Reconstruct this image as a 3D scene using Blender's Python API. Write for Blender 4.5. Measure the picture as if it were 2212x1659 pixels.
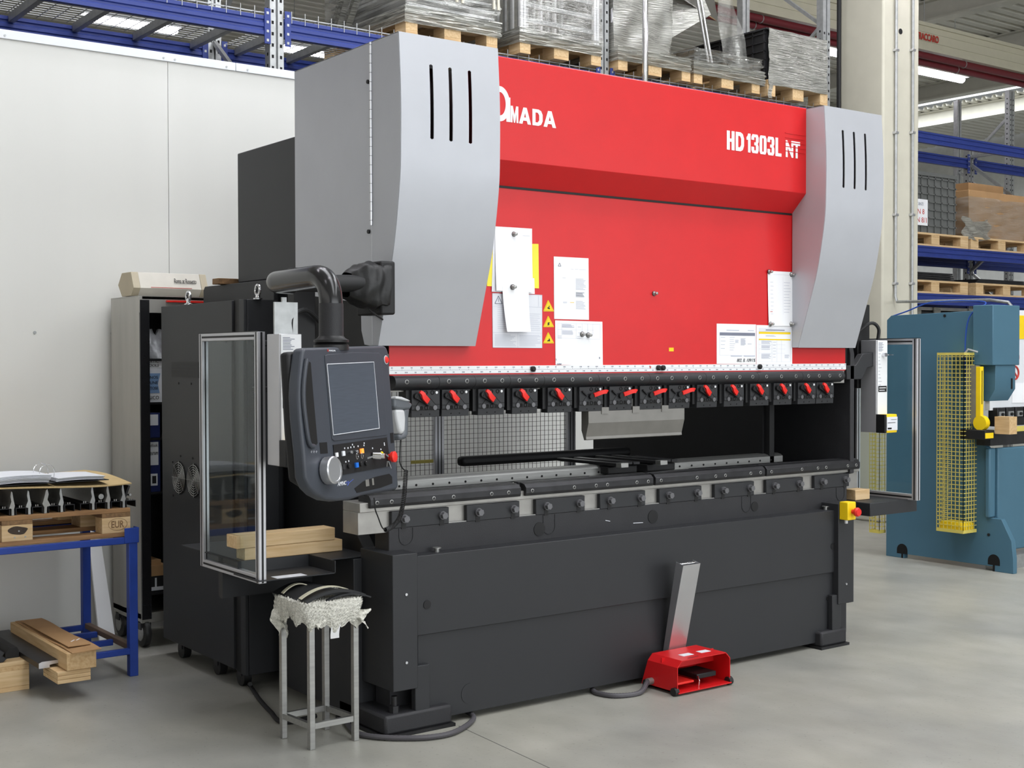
import bpy, bmesh, math, random
from mathutils import Matrix, Vector
random.seed(7)
for o in list(bpy.data.objects): bpy.data.objects.remove(o, do_unlink=True)
SC = bpy.context.scene
COL = SC.collection
# ------------------------------------------------------------------ camera
IMW, IMH, F = 2212.0, 1659.0, 2800.0
CX, CY = IMW/2, IMH/2
CAMH = 1.6
_vx = Vector((4870-CX, 766-CY, F)).normalized()      # image direction of world +X (along the machine)
_vy = Vector((-975-CX, 778-CY, F))                   # image direction of world +Y (depth)
_vy = (_vy - _vx*_vx.dot(_vy)).normalized()
_vz = _vx.cross(_vy)
if _vz.y > 0: _vz = -_vz
RT = Matrix((_vx, _vy, _vz))                          # rows: camera(right,down,fwd) -> world
CAM = Vector((0, 0, CAMH))
cam_d = bpy.data.cameras.new('camera'); cam = bpy.data.objects.new('camera', cam_d); COL.objects.link(cam)
cam_d.sensor_width = 36; cam_d.lens = 36*F/IMW; cam_d.clip_start = .05; cam_d.clip_end = 200
_r = RT @ Vector((1,0,0)); _u = RT @ Vector((0,-1,0)); _b = RT @ Vector((0,0,-1))
cam.matrix_world = Matrix(((_r.x,_u.x,_b.x,CAM.x),(_r.y,_u.y,_b.y,CAM.y),(_r.z,_u.z,_b.z,CAM.z),(0,0,0,1)))
SC.camera = cam
def ray(px, py): return (RT @ Vector((px-CX, py-CY, F))).normalized()
def aX(px, py, x): d = ray(px,py); return CAM + d*((x-CAM.x)/d.x)
def aY(px, py, y): d = ray(px,py); return CAM + d*((y-CAM.y)/d.y)
def aZ(px, py, z): d = ray(px,py); return CAM + d*((z-CAM.z)/d.z)
# ------------------------------------------------------------------ light
W_ = bpy.data.worlds.new('world'); SC.world = W_; W_.use_nodes = True
bg = W_.node_tree.nodes['Background']; bg.inputs[0].default_value = (0.93, 0.97, 1.0, 1); bg.inputs[1].default_value = WORLD_STRENGTH = 0.5
SC.view_settings.view_transform = 'Standard'; SC.view_settings.look = 'None'
SC.view_settings.exposure = -0.32; SC.view_settings.gamma = 1; SC.view_settings.use_curve_mapping = False
def area(name, loc, rot, sx, sy, power, col=(1,1,1)):
    l = bpy.data.lights.new(name, 'AREA'); l.shape = 'RECTANGLE'; l.size = sx; l.size_y = sy; l.energy = power; l.color = col
    o = bpy.data.objects.new(name, l); COL.objects.link(o); o.location = loc; o.rotation_euler = rot
    return o
# daylight: two unseen roof strips added to light the machine, and the glazed facade at the hall's front end
area('roof_area_light', (3.2, 0, 7.30), (0,0,0), 2, 15, 430, (.97,.98,1))
area('roof_area_light', (8, 0, 7.30), (0,0,0), 2, 15, 540, (.97,.98,1))
area('roof_area_light', (24.3, 16, 7.30), (0,0,0), 2, 24, 900, (.98,1,1))
area('facade_window', (9, -12.0, 3.6), (math.radians(90),0,0), 26, 4.4, 1750, (.92,.96,1))
area('side_fill_light', (-6.9, 5.0, 4.6), (math.radians(90),0,math.radians(-90)), 22, 3.0, 220, (1,.97,.92))  # added fill for the left-facing sides; no window is known there
# ------------------------------------------------------------------ helpers
def lin(c):
    return tuple(((v/255)/12.92 if v/255 <= .04045 else ((v/255+.055)/1.055)**2.4) for v in c)
MATS = {}
def mat(name, rgb, rough=.5, metal=0, var=.06, scale=6, bump=0, bscale=200, spec=.5, trans=0, ior=1.45, alpha=1, coat=0, emit=None, es=0, stretch=None, rgb2=None):
    m = bpy.data.materials.new(name); m.use_nodes = True; nt = m.node_tree; N = nt.nodes; L = nt.links
    b = N['Principled BSDF']; c = lin(rgb)
    b.inputs['Roughness'].default_value = rough; b.inputs['Metallic'].default_value = metal
    b.inputs['Specular IOR Level'].default_value = spec; b.inputs['IOR'].default_value = ior
    b.inputs['Transmission Weight'].default_value = trans; b.inputs['Alpha'].default_value = alpha
    b.inputs['Coat Weight'].default_value = coat
    tc = N.new('ShaderNodeTexCoord'); mp = N.new('ShaderNodeMapping'); L.new(tc.outputs['Object'], mp.inputs[0])
    if stretch: mp.inputs['Scale'].default_value = stretch
    nz = N.new('ShaderNodeTexNoise'); nz.inputs['Scale'].default_value = scale; nz.inputs['Detail'].default_value = 5; L.new(mp.outputs[0], nz.inputs['Vector'])
    rp = N.new('ShaderNodeValToRGB'); L.new(nz.outputs[0], rp.inputs[0])
    rp.color_ramp.elements[0].position = .3; rp.color_ramp.elements[1].position = .7
    if rgb2:
        c2 = lin(rgb2); rp.color_ramp.elements[0].color = (*c2,1); rp.color_ramp.elements[1].color = (*c,1)
    else:
        rp.color_ramp.elements[0].color = (*[v*(1-var) for v in c],1); rp.color_ramp.elements[1].color = (*[min(1,v*(1+var)) for v in c],1)
    L.new(rp.outputs[0], b.inputs['Base Color'])
    if bump:
        n2 = N.new('ShaderNodeTexNoise'); n2.inputs['Scale'].default_value = bscale; L.new(mp.outputs[0], n2.inputs['Vector'])
        bp = N.new('ShaderNodeBump'); bp.inputs['Strength'].default_value = bump; bp.inputs['Distance'].default_value = .01
        L.new(n2.outputs[0], bp.inputs['Height']); L.new(bp.outputs[0], b.inputs['Normal'])
    if emit:
        b.inputs['Emission Color'].default_value = (*lin(emit),1); b.inputs['Emission Strength'].default_value = es
    MATS[name] = m; return m
class MB:
    def __init__(s): s.v = []; s.f = []
    def add(s, vs, fs):
        k = len(s.v); s.v += [tuple(v) for v in vs]; s.f += [tuple(i+k for i in f) for f in fs]; return s
    def box(s, x0,x1,y0,y1,z0,z1, M=None):
        vs = [Vector((x,y,z)) for z in (z0,z1) for y in (y0,y1) for x in (x0,x1)]
        if M is not None: vs = [M @ v for v in vs]
        return s.add(vs, [(0,2,3,1),(4,5,7,6),(0,1,5,4),(2,6,7,3),(0,4,6,2),(1,3,7,5)])
    def prism(s, ax, poly, a0, a1, M=None):
        def P(p, a):
            return Vector((a,p[0],p[1])) if ax=='x' else Vector((p[0],a,p[1])) if ax=='y' else Vector((p[0],p[1],a))
        n = len(poly); vs = [P(p,a0) for p in poly]+[P(p,a1) for p in poly]
        if M is not None: vs = [M @ v for v in vs]
        return s.add(vs, [tuple(range(n))[::-1], tuple(range(n,2*n))]+[(i,(i+1)%n,n+(i+1)%n,n+i) for i in range(n)])
    def cyl(s, p0, p1, r, n=12, r1=None):
        p0 = Vector(p0); p1 = Vector(p1); d = (p1-p0).normalized(); r1 = r if r1 is None else r1
        a = d.orthogonal().normalized(); b = d.cross(a)
        c = [(math.cos(2*math.pi*i/n), math.sin(2*math.pi*i/n)) for i in range(n)]
        vs = [p0+(a*x+b*y)*r for x,y in c]+[p1+(a*x+b*y)*r1 for x,y in c]
        return s.add(vs, [tuple(range(n))[::-1], tuple(range(n,2*n))]+[(i,(i+1)%n,n+(i+1)%n,n+i) for i in range(n)])
    def bar(s, p0, p1, w, h, up=(0,0,1)):
        p0 = Vector(p0); p1 = Vector(p1); d = (p1-p0).normalized(); u = Vector(up)
        if abs(d.dot(u)) > .99: u = Vector((0,1,0))
        a = d.cross(u).normalized(); b = a.cross(d)
        vs = [p+a*(sx*w/2)+b*(sy*h/2) for p in (p0,p1) for sx,sy in ((-1,-1),(1,-1),(1,1),(-1,1))]
        return s.add(vs, [(0,1,2,3),(7,6,5,4),(0,4,5,1),(1,5,6,2),(2,6,7,3),(3,7,4,0)])
    def tube(s, pts, r, n=10, caps=True):
        pts = [Vector(p) for p in pts]; k0 = len(s.v); a = None; m = len(pts)
        for i,p in enumerate(pts):
            d = (pts[min(i+1,m-1)]-pts[max(i-1,0)]).normalized()
            a = d.orthogonal().normalized() if a is None else (a-d*a.dot(d)).normalized()
            b = d.cross(a); rr = r[i] if isinstance(r,(list,tuple)) else r
            for j in range(n):
                t = 2*math.pi*j/n; s.v.append(tuple(p+(a*math.cos(t)+b*math.sin(t))*rr))
        for i in range(m-1):
            for j in range(n):
                q = k0+i*n; s.f.append((q+j, q+(j+1)%n, q+n+(j+1)%n, q+n+j))
        if caps: s.f.append(tuple(range(k0,k0+n))[::-1]); s.f.append(tuple(range(k0+(m-1)*n,k0+m*n)))
        return s
    def quad(s, a,b,c,d): return s.add([a,b,c,d],[(0,1,2,3)])
    def grid(s, fn, nu, nv):
        k = len(s.v)
        for j in range(nv+1):
            for i in range(nu+1): s.v.append(tuple(fn(i/nu, j/nv)))
        for j in range(nv):
            for i in range(nu):
                q = k+j*(nu+1)+i; s.f.append((q,q+1,q+nu+2,q+nu+1))
        return s
    def lathe(s, prof, c, ax=(0,0,1), n=20):
        ax = Vector(ax).normalized(); a = ax.orthogonal().normalized(); b = ax.cross(a); c = Vector(c); k = len(s.v)
        for r,h in prof:
            for j in range(n):
                t = 2*math.pi*j/n; s.v.append(tuple(c+ax*h+(a*math.cos(t)+b*math.sin(t))*r))
        for i in range(len(prof)-1):
            for j in range(n): q = k+i*n; s.f.append((q+j,q+(j+1)%n,q+n+(j+1)%n,q+n+j))
        s.f.append(tuple(range(k,k+n))[::-1]); s.f.append(tuple(range(k+(len(prof)-1)*n,k+len(prof)*n)))
        return s
WM = {}; LM = {}
def wm(o): return WM.get(o.name, Matrix.Identity(4)) if o else Matrix.Identity(4)
def tag(o, label=None, cat=None, group=None, kind=None):
    if label: o['label'] = label
    if cat: o['category'] = cat
    if group: o['group'] = group
    if kind: o['kind'] = kind
    return o
def thing(name, label, cat, loc=(0,0,0), rz=0, group=None, M=None):
    o = bpy.data.objects.new(name, None); COL.objects.link(o); o.empty_display_size = .1
    m = M if M is not None else Matrix.Translation(loc) @ Matrix.Rotation(rz,4,'Z')
    o.matrix_world = m; WM[o.name] = m.copy()
    return tag(o, label, cat, group)
def mesh_of(mb, name, m, smooth=35, solid=0):
    me = bpy.data.meshes.new(name); me.from_pydata([tuple(v) for v in mb.v], [], mb.f); me.update()
    bm = bmesh.new(); bm.from_mesh(me); bmesh.ops.recalc_face_normals(bm, faces=bm.faces)
    if solid: bmesh.ops.solidify(bm, geom=bm.faces[:], thickness=solid); bmesh.ops.recalc_face_normals(bm, faces=bm.faces)
    bm.to_mesh(me); bm.free()
    if smooth:
        me.polygons.foreach_set('use_smooth', [True]*len(me.polygons)); me.set_sharp_from_angle(angle=math.radians(smooth))
    me.materials.append(MATS[m] if isinstance(m,str) else m)
    return me
def link(name, me, parent=None, M=None, local=False):
    """object with mesh data me; M = its matrix (in parent space)"""
    o = bpy.data.objects.new(name, me); COL.objects.link(o)
    if parent is not None: o.parent = parent
    L = M if M is not None else Matrix.Identity(4)
    o.matrix_local = L
    WM[o.name] = wm(parent) @ L; LM[o.name] = L.copy()
    return o
def part(name, mb, m, parent=None, bevel=0, local=False, smooth=35, label=None, seg=2, solid=0, cat=None, group=None, kind=None, origin=None):
    """mesh part; vertices in world coordinates unless local"""
    me = mesh_of(mb, name, m, smooth, solid)
    if parent is not None and not local: me.transform(wm(parent).inverted())
    if parent is None and origin is None and not local:      # put the origin at the thing's base centre
        xs = [v.co for v in me.vertices]
        origin = Vector(((min(c.x for c in xs)+max(c.x for c in xs))/2, (min(c.y for c in xs)+max(c.y for c in xs))/2, min(c.z for c in xs)))
    M = None
    if origin is not None:
        M = Matrix.Translation(origin); me.transform(M.inverted())
    o = link(name, me, parent, M)
    if bevel:
        md = o.modifiers.new('b','BEVEL'); md.width = bevel; md.segments = seg; md.limit_method = 'ANGLE'; md.angle_limit = math.radians(40); md.harden_normals = False
    return tag(o, label, cat, group, kind)
def struct(name, mb, m, **k): return part(name, mb, m, None, kind='structure', **k)
def text(name, s, size, org, right, up, m, parent=None, sx=1, bold=0, align='LEFT', ext=.0006, shear=0, fit=None, **k):
    cu = bpy.data.curves.new(name,'FONT'); cu.body = s; cu.size = size; cu.align_x = align; cu.extrude = ext; cu.offset = bold; cu.resolution_u = 3; cu.shear = shear
    ob = bpy.data.objects.new(name, cu); COL.objects.link(ob)
    dg = bpy.context.evaluated_depsgraph_get(); me = bpy.data.meshes.new_from_object(ob.evaluated_get(dg))
    bpy.data.objects.remove(ob, do_unlink=True)
    if fit:
        X = [v.co.x for v in me.vertices]; Y = [v.co.y for v in me.vertices]; x0, x1, y0, y1 = min(X), max(X), min(Y), max(Y)
        for v in me.vertices: v.co.x = (v.co.x-x0)/(x1-x0)*fit[0]; v.co.y = (v.co.y-y0)/(y1-y0)*fit[1]
        sx = 1
    r = Vector(right).normalized(); u = Vector(up).normalized(); n = r.cross(u)
    M = Matrix(((r.x*sx,u.x,n.x,org[0]),(r.y*sx,u.y,n.y,org[1]),(r.z*sx,u.z,n.z,org[2]),(0,0,0,1)))
    me.transform(M)
    if parent is not None: me.transform(wm(parent).inverted())
    me.materials.clear(); me.materials.append(MATS[m])
    o = link(name, me, parent)
    return tag(o, k.get('label'), k.get('cat'), k.get('group'))
def children(o): return [c for c in bpy.data.objects if c.parent == o]
def copy_tree(o, M, parent=None, **t):
    c = o.copy(); COL.objects.link(c); c.parent = parent
    c.matrix_local = M; WM[c.name] = wm(parent) @ M; LM[c.name] = M.copy()
    tag(c, **t)
    for ch in children(o): copy_tree(ch, LM[ch.name], c)
    return c
def cr(pts, n):
    """Catmull-Rom through 2/3-d points"""
    P = [Vector(p) for p in pts]; P = [P[0]*2-P[1]]+P+[P[-1]*2-P[-2]]; out = []
    for i in range(1,len(P)-2):
        for k in range(n):
            t = k/n; a,b,c,d = P[i-1:i+3]
            out.append(.5*((2*b)+(c-a)*t+(2*a-5*b+4*c-d)*t*t+(3*b-a-3*c+d)*t**3))
    out.append(P[-2]); return out
# ------------------------------------------------------------------ materials
mat('concrete', (166,165,157), .38, bump=.05, bscale=60)
def _concrete():
    nt = MATS['concrete'].node_tree; N, L = nt.nodes, nt.links
    b = N['Principled BSDF']; tc = next(n for n in N if n.type=='TEX_COORD')
    def nz(scale, det, st=(1,1,1)):
        mp = N.new('ShaderNodeMapping'); mp.inputs['Scale'].default_value = st; L.new(tc.outputs['Object'], mp.inputs[0])
        n = N.new('ShaderNodeTexNoise'); n.inputs['Scale'].default_value = scale; n.inputs['Detail'].default_value = det; L.new(mp.outputs[0], n.inputs['Vector']); return n
    def ramp(n, p0, p1, c0, c1):
        r = N.new('ShaderNodeValToRGB'); L.new(n.outputs[0], r.inputs[0]); e = r.color_ramp.elements
        e[0].position, e[1].position = p0, p1; e[0].color = (*lin(c0),1); e[1].color = (*lin(c1),1); return r
    a = ramp(nz(.9,6), .32, .68, (146,146,141), (174,172,162)); c = ramp(nz(5,8,(1,.6,1)), .35, .7, (236,236,234), (255,255,255)); d = ramp(nz(55,3), .28, .36, (225,225,222), (255,255,255))
    m1 = N.new('ShaderNodeMixRGB'); m1.blend_type = 'MULTIPLY'; m1.inputs[0].default_value = 1; L.new(a.outputs[0], m1.inputs[1]); L.new(c.outputs[0], m1.inputs[2])
    m2 = N.new('ShaderNodeMixRGB'); m2.blend_type = 'MULTIPLY'; m2.inputs[0].default_value = 1; L.new(m1.outputs[0], m2.inputs[1]); L.new(d.outputs[0], m2.inputs[2])
    L.new(m2.outputs[0], b.inputs['Base Color'])
    rr = N.new('ShaderNodeMapRange'); rr.inputs['To Min'].default_value = .26; rr.inputs['To Max'].default_value = .52; L.new(nz(1.4,5).outputs[0], rr.inputs['Value']); L.new(rr.outputs[0], b.inputs['Roughness'])
_concrete()
mat('wall_panel', (214,214,210), .45, var=.02, scale=1, stretch=(3,3,.2))
mat('white_trim', (225,228,232), .4, var=.02)
mat('charcoal', (40,41,44), .5, var=.05, scale=3, bump=.06, bscale=500)
mat('charcoal_frame', (42,42,45), .55, var=.08, scale=9, bump=.12, bscale=250)
mat('black', (20,20,22), .55, var=.1)
mat('black_gloss', (30,30,32), .2, var=.1, spec=.6)
mat('rubber', (28,28,29), .45, var=.15, bump=.1, bscale=60)
mat('silver_paint', (182,184,190), .42, .25, var=.02, bump=.03, bscale=700)
mat('red_paint', (206,24,28), .38, var=.03, bump=.03, bscale=600)
mat('red_plastic', (225,45,38), .35)
mat('aluminium', (205,206,210), .32, .85, var=.04)
mat('steel', (165,165,163), .38, .85, var=.1, scale=20, stretch=(.3,4,4))
mat('tool_steel', (160,158,154), .45, .7, var=.1, scale=14)
mat('dark_steel', (54,54,56), .4, .6, var=.2, scale=14)
mat('chrome', (225,225,228), .12, 1, var=.02)
mat('white', (235,236,238), .5, var=.01)
mat('paper', (240,241,244), .7, var=.01)
mat('paper_grey', (222,224,230), .6, var=.01)
mat('ink', (120,124,140), .7)
mat('ink_pale', (186,190,204), .7)
mat('ink_black', (25,25,28), .6)
mat('ink_blue', (70,90,170), .6)
mat('yellow', (244,208,20), .45)
mat('yellow_paper', (246,226,70), .6)
mat('yellow_mesh', (208,192,96), .5)
mat('rack_blue', (36,54,126), .45, var=.06)
mat('table_blue', (30,62,150), .45, var=.12, scale=12)
mat('machine_blue', (70,108,128), .5, var=.04, scale=2, bump=.04, bscale=400)
mat('galvanised', (168,170,170), .4, .6, var=.12, scale=25)
mat('wood', (220,192,150), .7, var=.12, scale=5, stretch=(1,12,12), rgb2=(198,164,118))
mat('wood_y', (212,182,138), .7, var=.12, scale=5, stretch=(12,1,12), rgb2=(188,152,106))
mat('wood_dark', (150,116,80), .75, var=.2, scale=5, stretch=(12,1,12), rgb2=(112,86,60))
mat('cardboard', (178,140,98), .8, var=.08)
mat('bolt_grey', (104,104,107), .4, .4, var=.1)
mat('punch_steel', (132,130,126), .45, .55, var=.06, scale=14)
mat('hole', (8,8,9), .8)
mat('screen', (74,80,90), .22, var=.06, scale=30, stretch=(.4,6,1))
mat('glass', (235,245,245), .03, trans=1, ior=1.2, var=0)
mat('lever_red', (228,38,30), .35)
mat('cream', (206,202,186), .55, var=.03)
# ================================================================== the hall
mb = MB(); mb.box(-14,26,-14,30,-.2,0); floor = struct('floor', mb, 'concrete', smooth=0)
mat('joint', (105,105,100), .8)
for a,b in (((3.16,4.64),(3.02,2.4)),((5.2,2.3),(8.5,4.35))):
    mb = MB(); mb.bar((*a,.0004),(*b,.0004),.004,.0008); part('expansion_joint', mb, 'joint', floor)
# insulated-panel partition behind the machine (panels 1.13 m, alu capping)
YW = 7.45; ZW = 3.375
wall = None
xs = [-2.6,-1.5,-.39,.72,1.86,2.99,4.13,5.26,6.4]
for i in range(len(xs)-1):
    mb = MB(); mb.box(xs[i]+.0015, xs[i+1]-.0015, YW, YW+.08, 0, ZW)
    if wall is None: wall = struct('wall_back', MB().box(xs[0],xs[-1],YW+.012,YW+.07,0,ZW-.01), 'joint', smooth=0)
    part('wall_sheet', mb, 'wall_panel', wall, smooth=0)
for x in (2.55,2.99,4.13):
    for dz in (.85,1.75): part('screw_cap', MB().cyl((x-.35,YW-.004,dz),(x-.35,YW+.01,dz),.009,8), 'galvanised', wall)
mb = MB(); mb.box(xs[0],3.42,YW-.012,YW+.1,ZW-.005,ZW+.045); t1 = struct('trim_1', mb, 'white_trim', bevel=.002)
mb = MB(); mb.box(3.423,xs[-1],YW-.012,YW+.1,ZW-.005,ZW+.045); struct('trim_2', mb, 'white_trim', bevel=.002)
for x in (2.05,2.96,3.03,3.36,3.5): part('rivet', MB().cyl((x,YW-.016,ZW+.012),(x,YW-.01,ZW+.012),.006,8), 'galvanised', t1)
# concrete column with conduits
CXL, CXR, CYF, CYB = 10.33, 10.89, 7.9, 8.42
mb = MB(); mb.box(CXL,CXR,CYF,CYB,0,7.24); col_ = struct('wall_pillar', mb, 'cream', bevel=.02)
for px, z0 in ((1935,2.17),(1971,0)):
    p = aY(px,300,CYF-.02)
    cd = thing('cable_conduit', 'grey plastic conduit pipe on the white pillar, '+('bent towards the blue press' if z0 else 'running straight down to the floor'), 'conduit', (p.x,CYF-.02,z0))
    pts = [Vector((p.x,CYF-.022,7.2)),Vector((p.x,CYF-.022,z0+.07))]
    if z0:
        e0 = aY(1938,652,CYF-.05); e1 = aY(2140,648,6.3); e2 = aY(2178,653,6.15)
        pts += [Vector((p.x-.01,CYF-.03,z0+.02)), e0, e1, e2, e2+Vector((.02,-.04,-.06)), e2+Vector((.02,-.05,-.2))]
    part('pipe', MB().tube(pts,.014,10), 'galvanised', cd)
    for py in (110,288,465,613):
        q = aY(px,py,CYF); 
        mb = MB(); mb.box(p.x-.026,p.x+.026,CYF-.04,CYF,q.z-.012,q.z+.012); part('clip', mb, 'aluminium', cd, bevel=.003)
q = aY(1945,68,CYF); part('socket_hole', MB().cyl((q.x,CYF-.004,q.z),(q.x,CYF+.01,q.z),.028,16), 'dark_steel', col_)
# black drain pipe along the pillar corner
dp = MB().tube([(CXL-.14,CYB-.1,7.2),(CXL-.14,CYB-.1,1.2)],.022,10)
part('drain_pipe', dp, 'black', None, label='thin black vertical pipe standing beside the white pillar', cat='pipe')
# ---- roof: trapezoidal deck, secondary beams, girders, roof lights, radiant-heating ducts
ZR = 7.25
mat('deck', (206,204,194), .5, var=.04)
mat('girder', (205,200,178), .55, var=.03)
mat('duct_red', (110,32,40), .5, var=.06)
def deck(x0, x1, y0, y1, pitch=.25):
    mb = MB(); n = int(round((y1-y0)/pitch)); prof = []
    for i in range(n):
        y = y0+i*pitch; prof += [(y,ZR),(y+.13,ZR),(y+.155,ZR+.06),(y+.225,ZR+.06)]
    prof.append((y0+n*pitch,ZR)); k = len(prof)
    mb.add([(x0,a,b) for a,b in prof]+[(x1,a,b) for a,b in prof], [(i,i+1,k+i+1,k+i) for i in range(k-1)])
    return struct('ceiling', mb, 'deck', smooth=0)
for r in ((-8,30,-12,-7.5),(-8,2.2,-7.5,7.5),(4.2,7,-7.5,7.5),(9,30,-7.5,7.5),(-8,23.3,7.5,30),(25.3,30,7.5,30)): deck(*r)
mat('skylight', (255,255,255), .5, emit=(240,248,255), es=2.2, var=0)
for i,(x0,x1,y0,y1) in enumerate(((23.3,25.3,7.5,30),(2.2,4.2,-7.5,7.5),(7,9,-7.5,7.5))):  # first pane is in view; the others are unseen, added for lighting
    struct('window_%d'%(i+1), MB().box(x0,x1,y0,y1,ZR+.10,ZR+.12), 'skylight', smooth=0)
gi = 0
for x in (-2,5.2,12.0,17.7,20.6,23.1,25.7):
    gi += 1
    mb = MB()
    mb.box(x-.13,x+.13,-12,30,ZR-.02,ZR); mb.box(x-.012,x+.012,-12,30,ZR-.3,ZR-.02); mb.box(x-.13,x+.13,-12,30,ZR-.33,ZR-.3)
    struct('trim_%d'%(gi+2), mb, 'deck', smooth=0)
# crane girder with lettering and the two dark red radiant ducts below it
def girder(name, y, z0, z1, label, x0=-6, x1=29.9):
    g = thing(name, label, 'girder', (x0,y,z0))
    mb = MB(); mb.box(x0,x1,y,y+.3,z0,z1); part('web', mb, 'girder', g)
    mb = MB(); mb.box(x0,x1,y-.03,y+.33,z0-.02,z0+.03); mb.box(x0,x1,y-.03,y+.33,z1-.03,z1+.02); mb.box(x0,x1,y-.012,y,z0+.11,z0+.118); mb.box(x0,x1,y-.012,y,z1-.118,z1-.11); part('flange', mb, 'girder', g)
    return g
gz = aY(1985,76,11.5)
g1 = girder('crane_girder', 11.5, gz.z-.18, gz.z+.18, 'long beige crane girder with red lettering under the roof')
mat('sign_red', (196,58,48), .5)
tp = aY(1985,82,11.468)
text('lettering', 'TRACCARO', .26, (tp.x-.03,11.486,gz.z-.06), (1,0,0), (0,0,1), 'sign_red', g1, bold=.008, fit=(aY(2028,88,11.486).x-tp.x+.03,.105))
dz = gz.z-.255
for k,(y,zz) in enumerate(((11.55,dz),(11.68,dz-.055))):
    t = thing('heating_duct', ('upper' if k==0 else 'lower')+' dark red radiant heating tube below the beige girder', 'duct', (-6,y,zz))
    part('tube', MB().tube([(-6,y,zz),(30,y,zz)],.05,14), 'duct_red', t)
    for j in range(16): part('hanger', MB().tube([(-5+j*2.2,y+.0525*math.cos(a),zz+.0525*math.sin(a)) for a in [i*math.pi/6 for i in range(13)]],.008,4), 'galvanised', t)
girder('roof_girder', 22.5, 6.0, 6.8, 'second pale girder crossing the hall beyond the roof light')
# fluorescent lamps
mat('lamp_tube', (255,255,255), .5, emit=(250,246,255), es=45, var=0)
def lamp(x, y, z, label, L=1.25):
    t = thing('fluorescent_lamp', label, 'lamp', (x,y,z), group='fluorescent lamps under the roof')
    mb = MB(); mb.prism('x',[(y-.09,z+.08),(y-.05,z+.13),(y+.05,z+.13),(y+.09,z+.08)],x-L/2-.03,x+L/2+.03); part('housing', mb, 'white', t)
    part('diffuser', MB().tube([(x-L/2,y,z+.05),(x-L/2+.04,y,z+.05),(x+L/2-.04,y,z+.05),(x+L/2,y,z+.05)],[.03,.055,.055,.03],12), 'lamp_tube', t)
    for dx in (-.4,.4): part('hanger', MB().tube([(x+dx,y,z+.13),(x+dx,y,ZR)],.006,5), 'galvanised', t)
LA = aZ(285,60,5.95); LB = aZ(1760,112,5.95)
for px in (285,690): 
    p = aY(px, 60, LA.y); lamp(p.x, LA.y, 5.95, 'white fluorescent lamp behind the empty blue rack bay' if px<400 else 'white fluorescent lamp beside the blue rack upright above the wall')
for i,px in enumerate((1760,2030)):
    p = aY(px, 104, LB.y); lamp(p.x, LB.y, 5.95, ('white fluorescent lamp left of the pillar, beside the rack upright' if i==0 else 'white fluorescent lamp right of the pillar, below the red tubes'))
for i in range(5):  # unseen lamp rows, added to brighten the machine and the space behind it
    lamp(-1+3.4*i, 2.9, 5.95, 'unseen fluorescent lamp added to light the aisle'); lamp(1.0+3.4*i, 7.1, 5.95, 'unseen fluorescent lamp added to light the press backs')
for x in (2.7,6.1): lamp(x, 7.1, 5.95, 'unseen fluorescent lamp added to light the press backs')  # more unseen lamps, added to lift the wall behind the fence
# far end wall of the hall
mat('far_wall', (196,197,196), .6)
struct('wall_far', MB().box(-8,30,29,29.2,0,9), 'far_wall', smooth=0)
struct('wall_front', MB().box(-7,30,-12.4,-12.2,0,9), 'far_wall', smooth=0)
struct('wall_left', MB().box(-7.2,-7,-12,29,0,9), 'far_wall', smooth=0)  # unseen side wall, put in to block open light from the left
struct('wall_right', MB().box(30.1,30.3,-12,30,0,9), 'far_wall', smooth=0)
mat('rear_wall', (196,182,168), .7)
# ================================================================== the press brake
PB = thing('press_brake', 'large red, grey and charcoal press brake with clamps along its ram', 'press brake', (4.4,5.2,0))
y0, yT, yR = 4.69, 4.78, 4.78
# ---- bed: lower front panels, posts, feet, table plate
pl = MB(); pl.box(2.99,5.755,y0+.012,y0+.03,.03,.44); lp = part('lower_panel', pl, 'charcoal', PB, bevel=.003)
mb = MB(); mb.box(2.98,5.757,y0,y0+.02,.408,.752); mb.box(2.98,5.757,y0+.02,yT,.735,.752); up = part('upper_panel', mb, 'charcoal', PB, bevel=.003)
for px,py in ((923,1306),(1800,1180)):
    q = aY(px,py,y0-.002); part('plug', MB().cyl((q.x,y0-.003,q.z),(q.x,y0+.004,q.z),.019,20), 'black', up)
for px,py in ((919,1452),(1788,1293)):
    q = aY(px,py,y0+.01); part('bolt_hole', MB().cyl((q.x,y0+.008,q.z),(q.x,y0+.02,q.z),.011,14), 'hole', lp)
for px,py in ((945,1189),(1785,1087)):
    q = aY(px,py,4.74); part('eye_stud', MB().cyl((q.x,4.745,.752),(q.x,4.745,.768),.012,12).cyl((q.x,4.745,.768),(q.x,4.745,.772),.02,12), 'steel', up)
q = aY(1190,1530,y0); part('round_cover', MB().cyl((3.26,y0+.01,.115),(3.26,y0+.02,.115),.045,24), 'charcoal', lp)
for n_,(x0,x1,z0) in enumerate(((2.84,2.964,.192),(5.716,5.848,.232))):
    mb = MB(); zt = .772 if n_==0 else .79
    mb.box(x0,x1,4.66,4.93,z0,zt); po = part('corner_post', mb, 'charcoal', PB, bevel=.003)
    for z in ((.60,.31) if n_==0 else (.70,.34)): part('screw', MB().cyl((x0+.065,4.655,z),(x0+.065,4.662,z),.006,10), 'aluminium', po)
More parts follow.
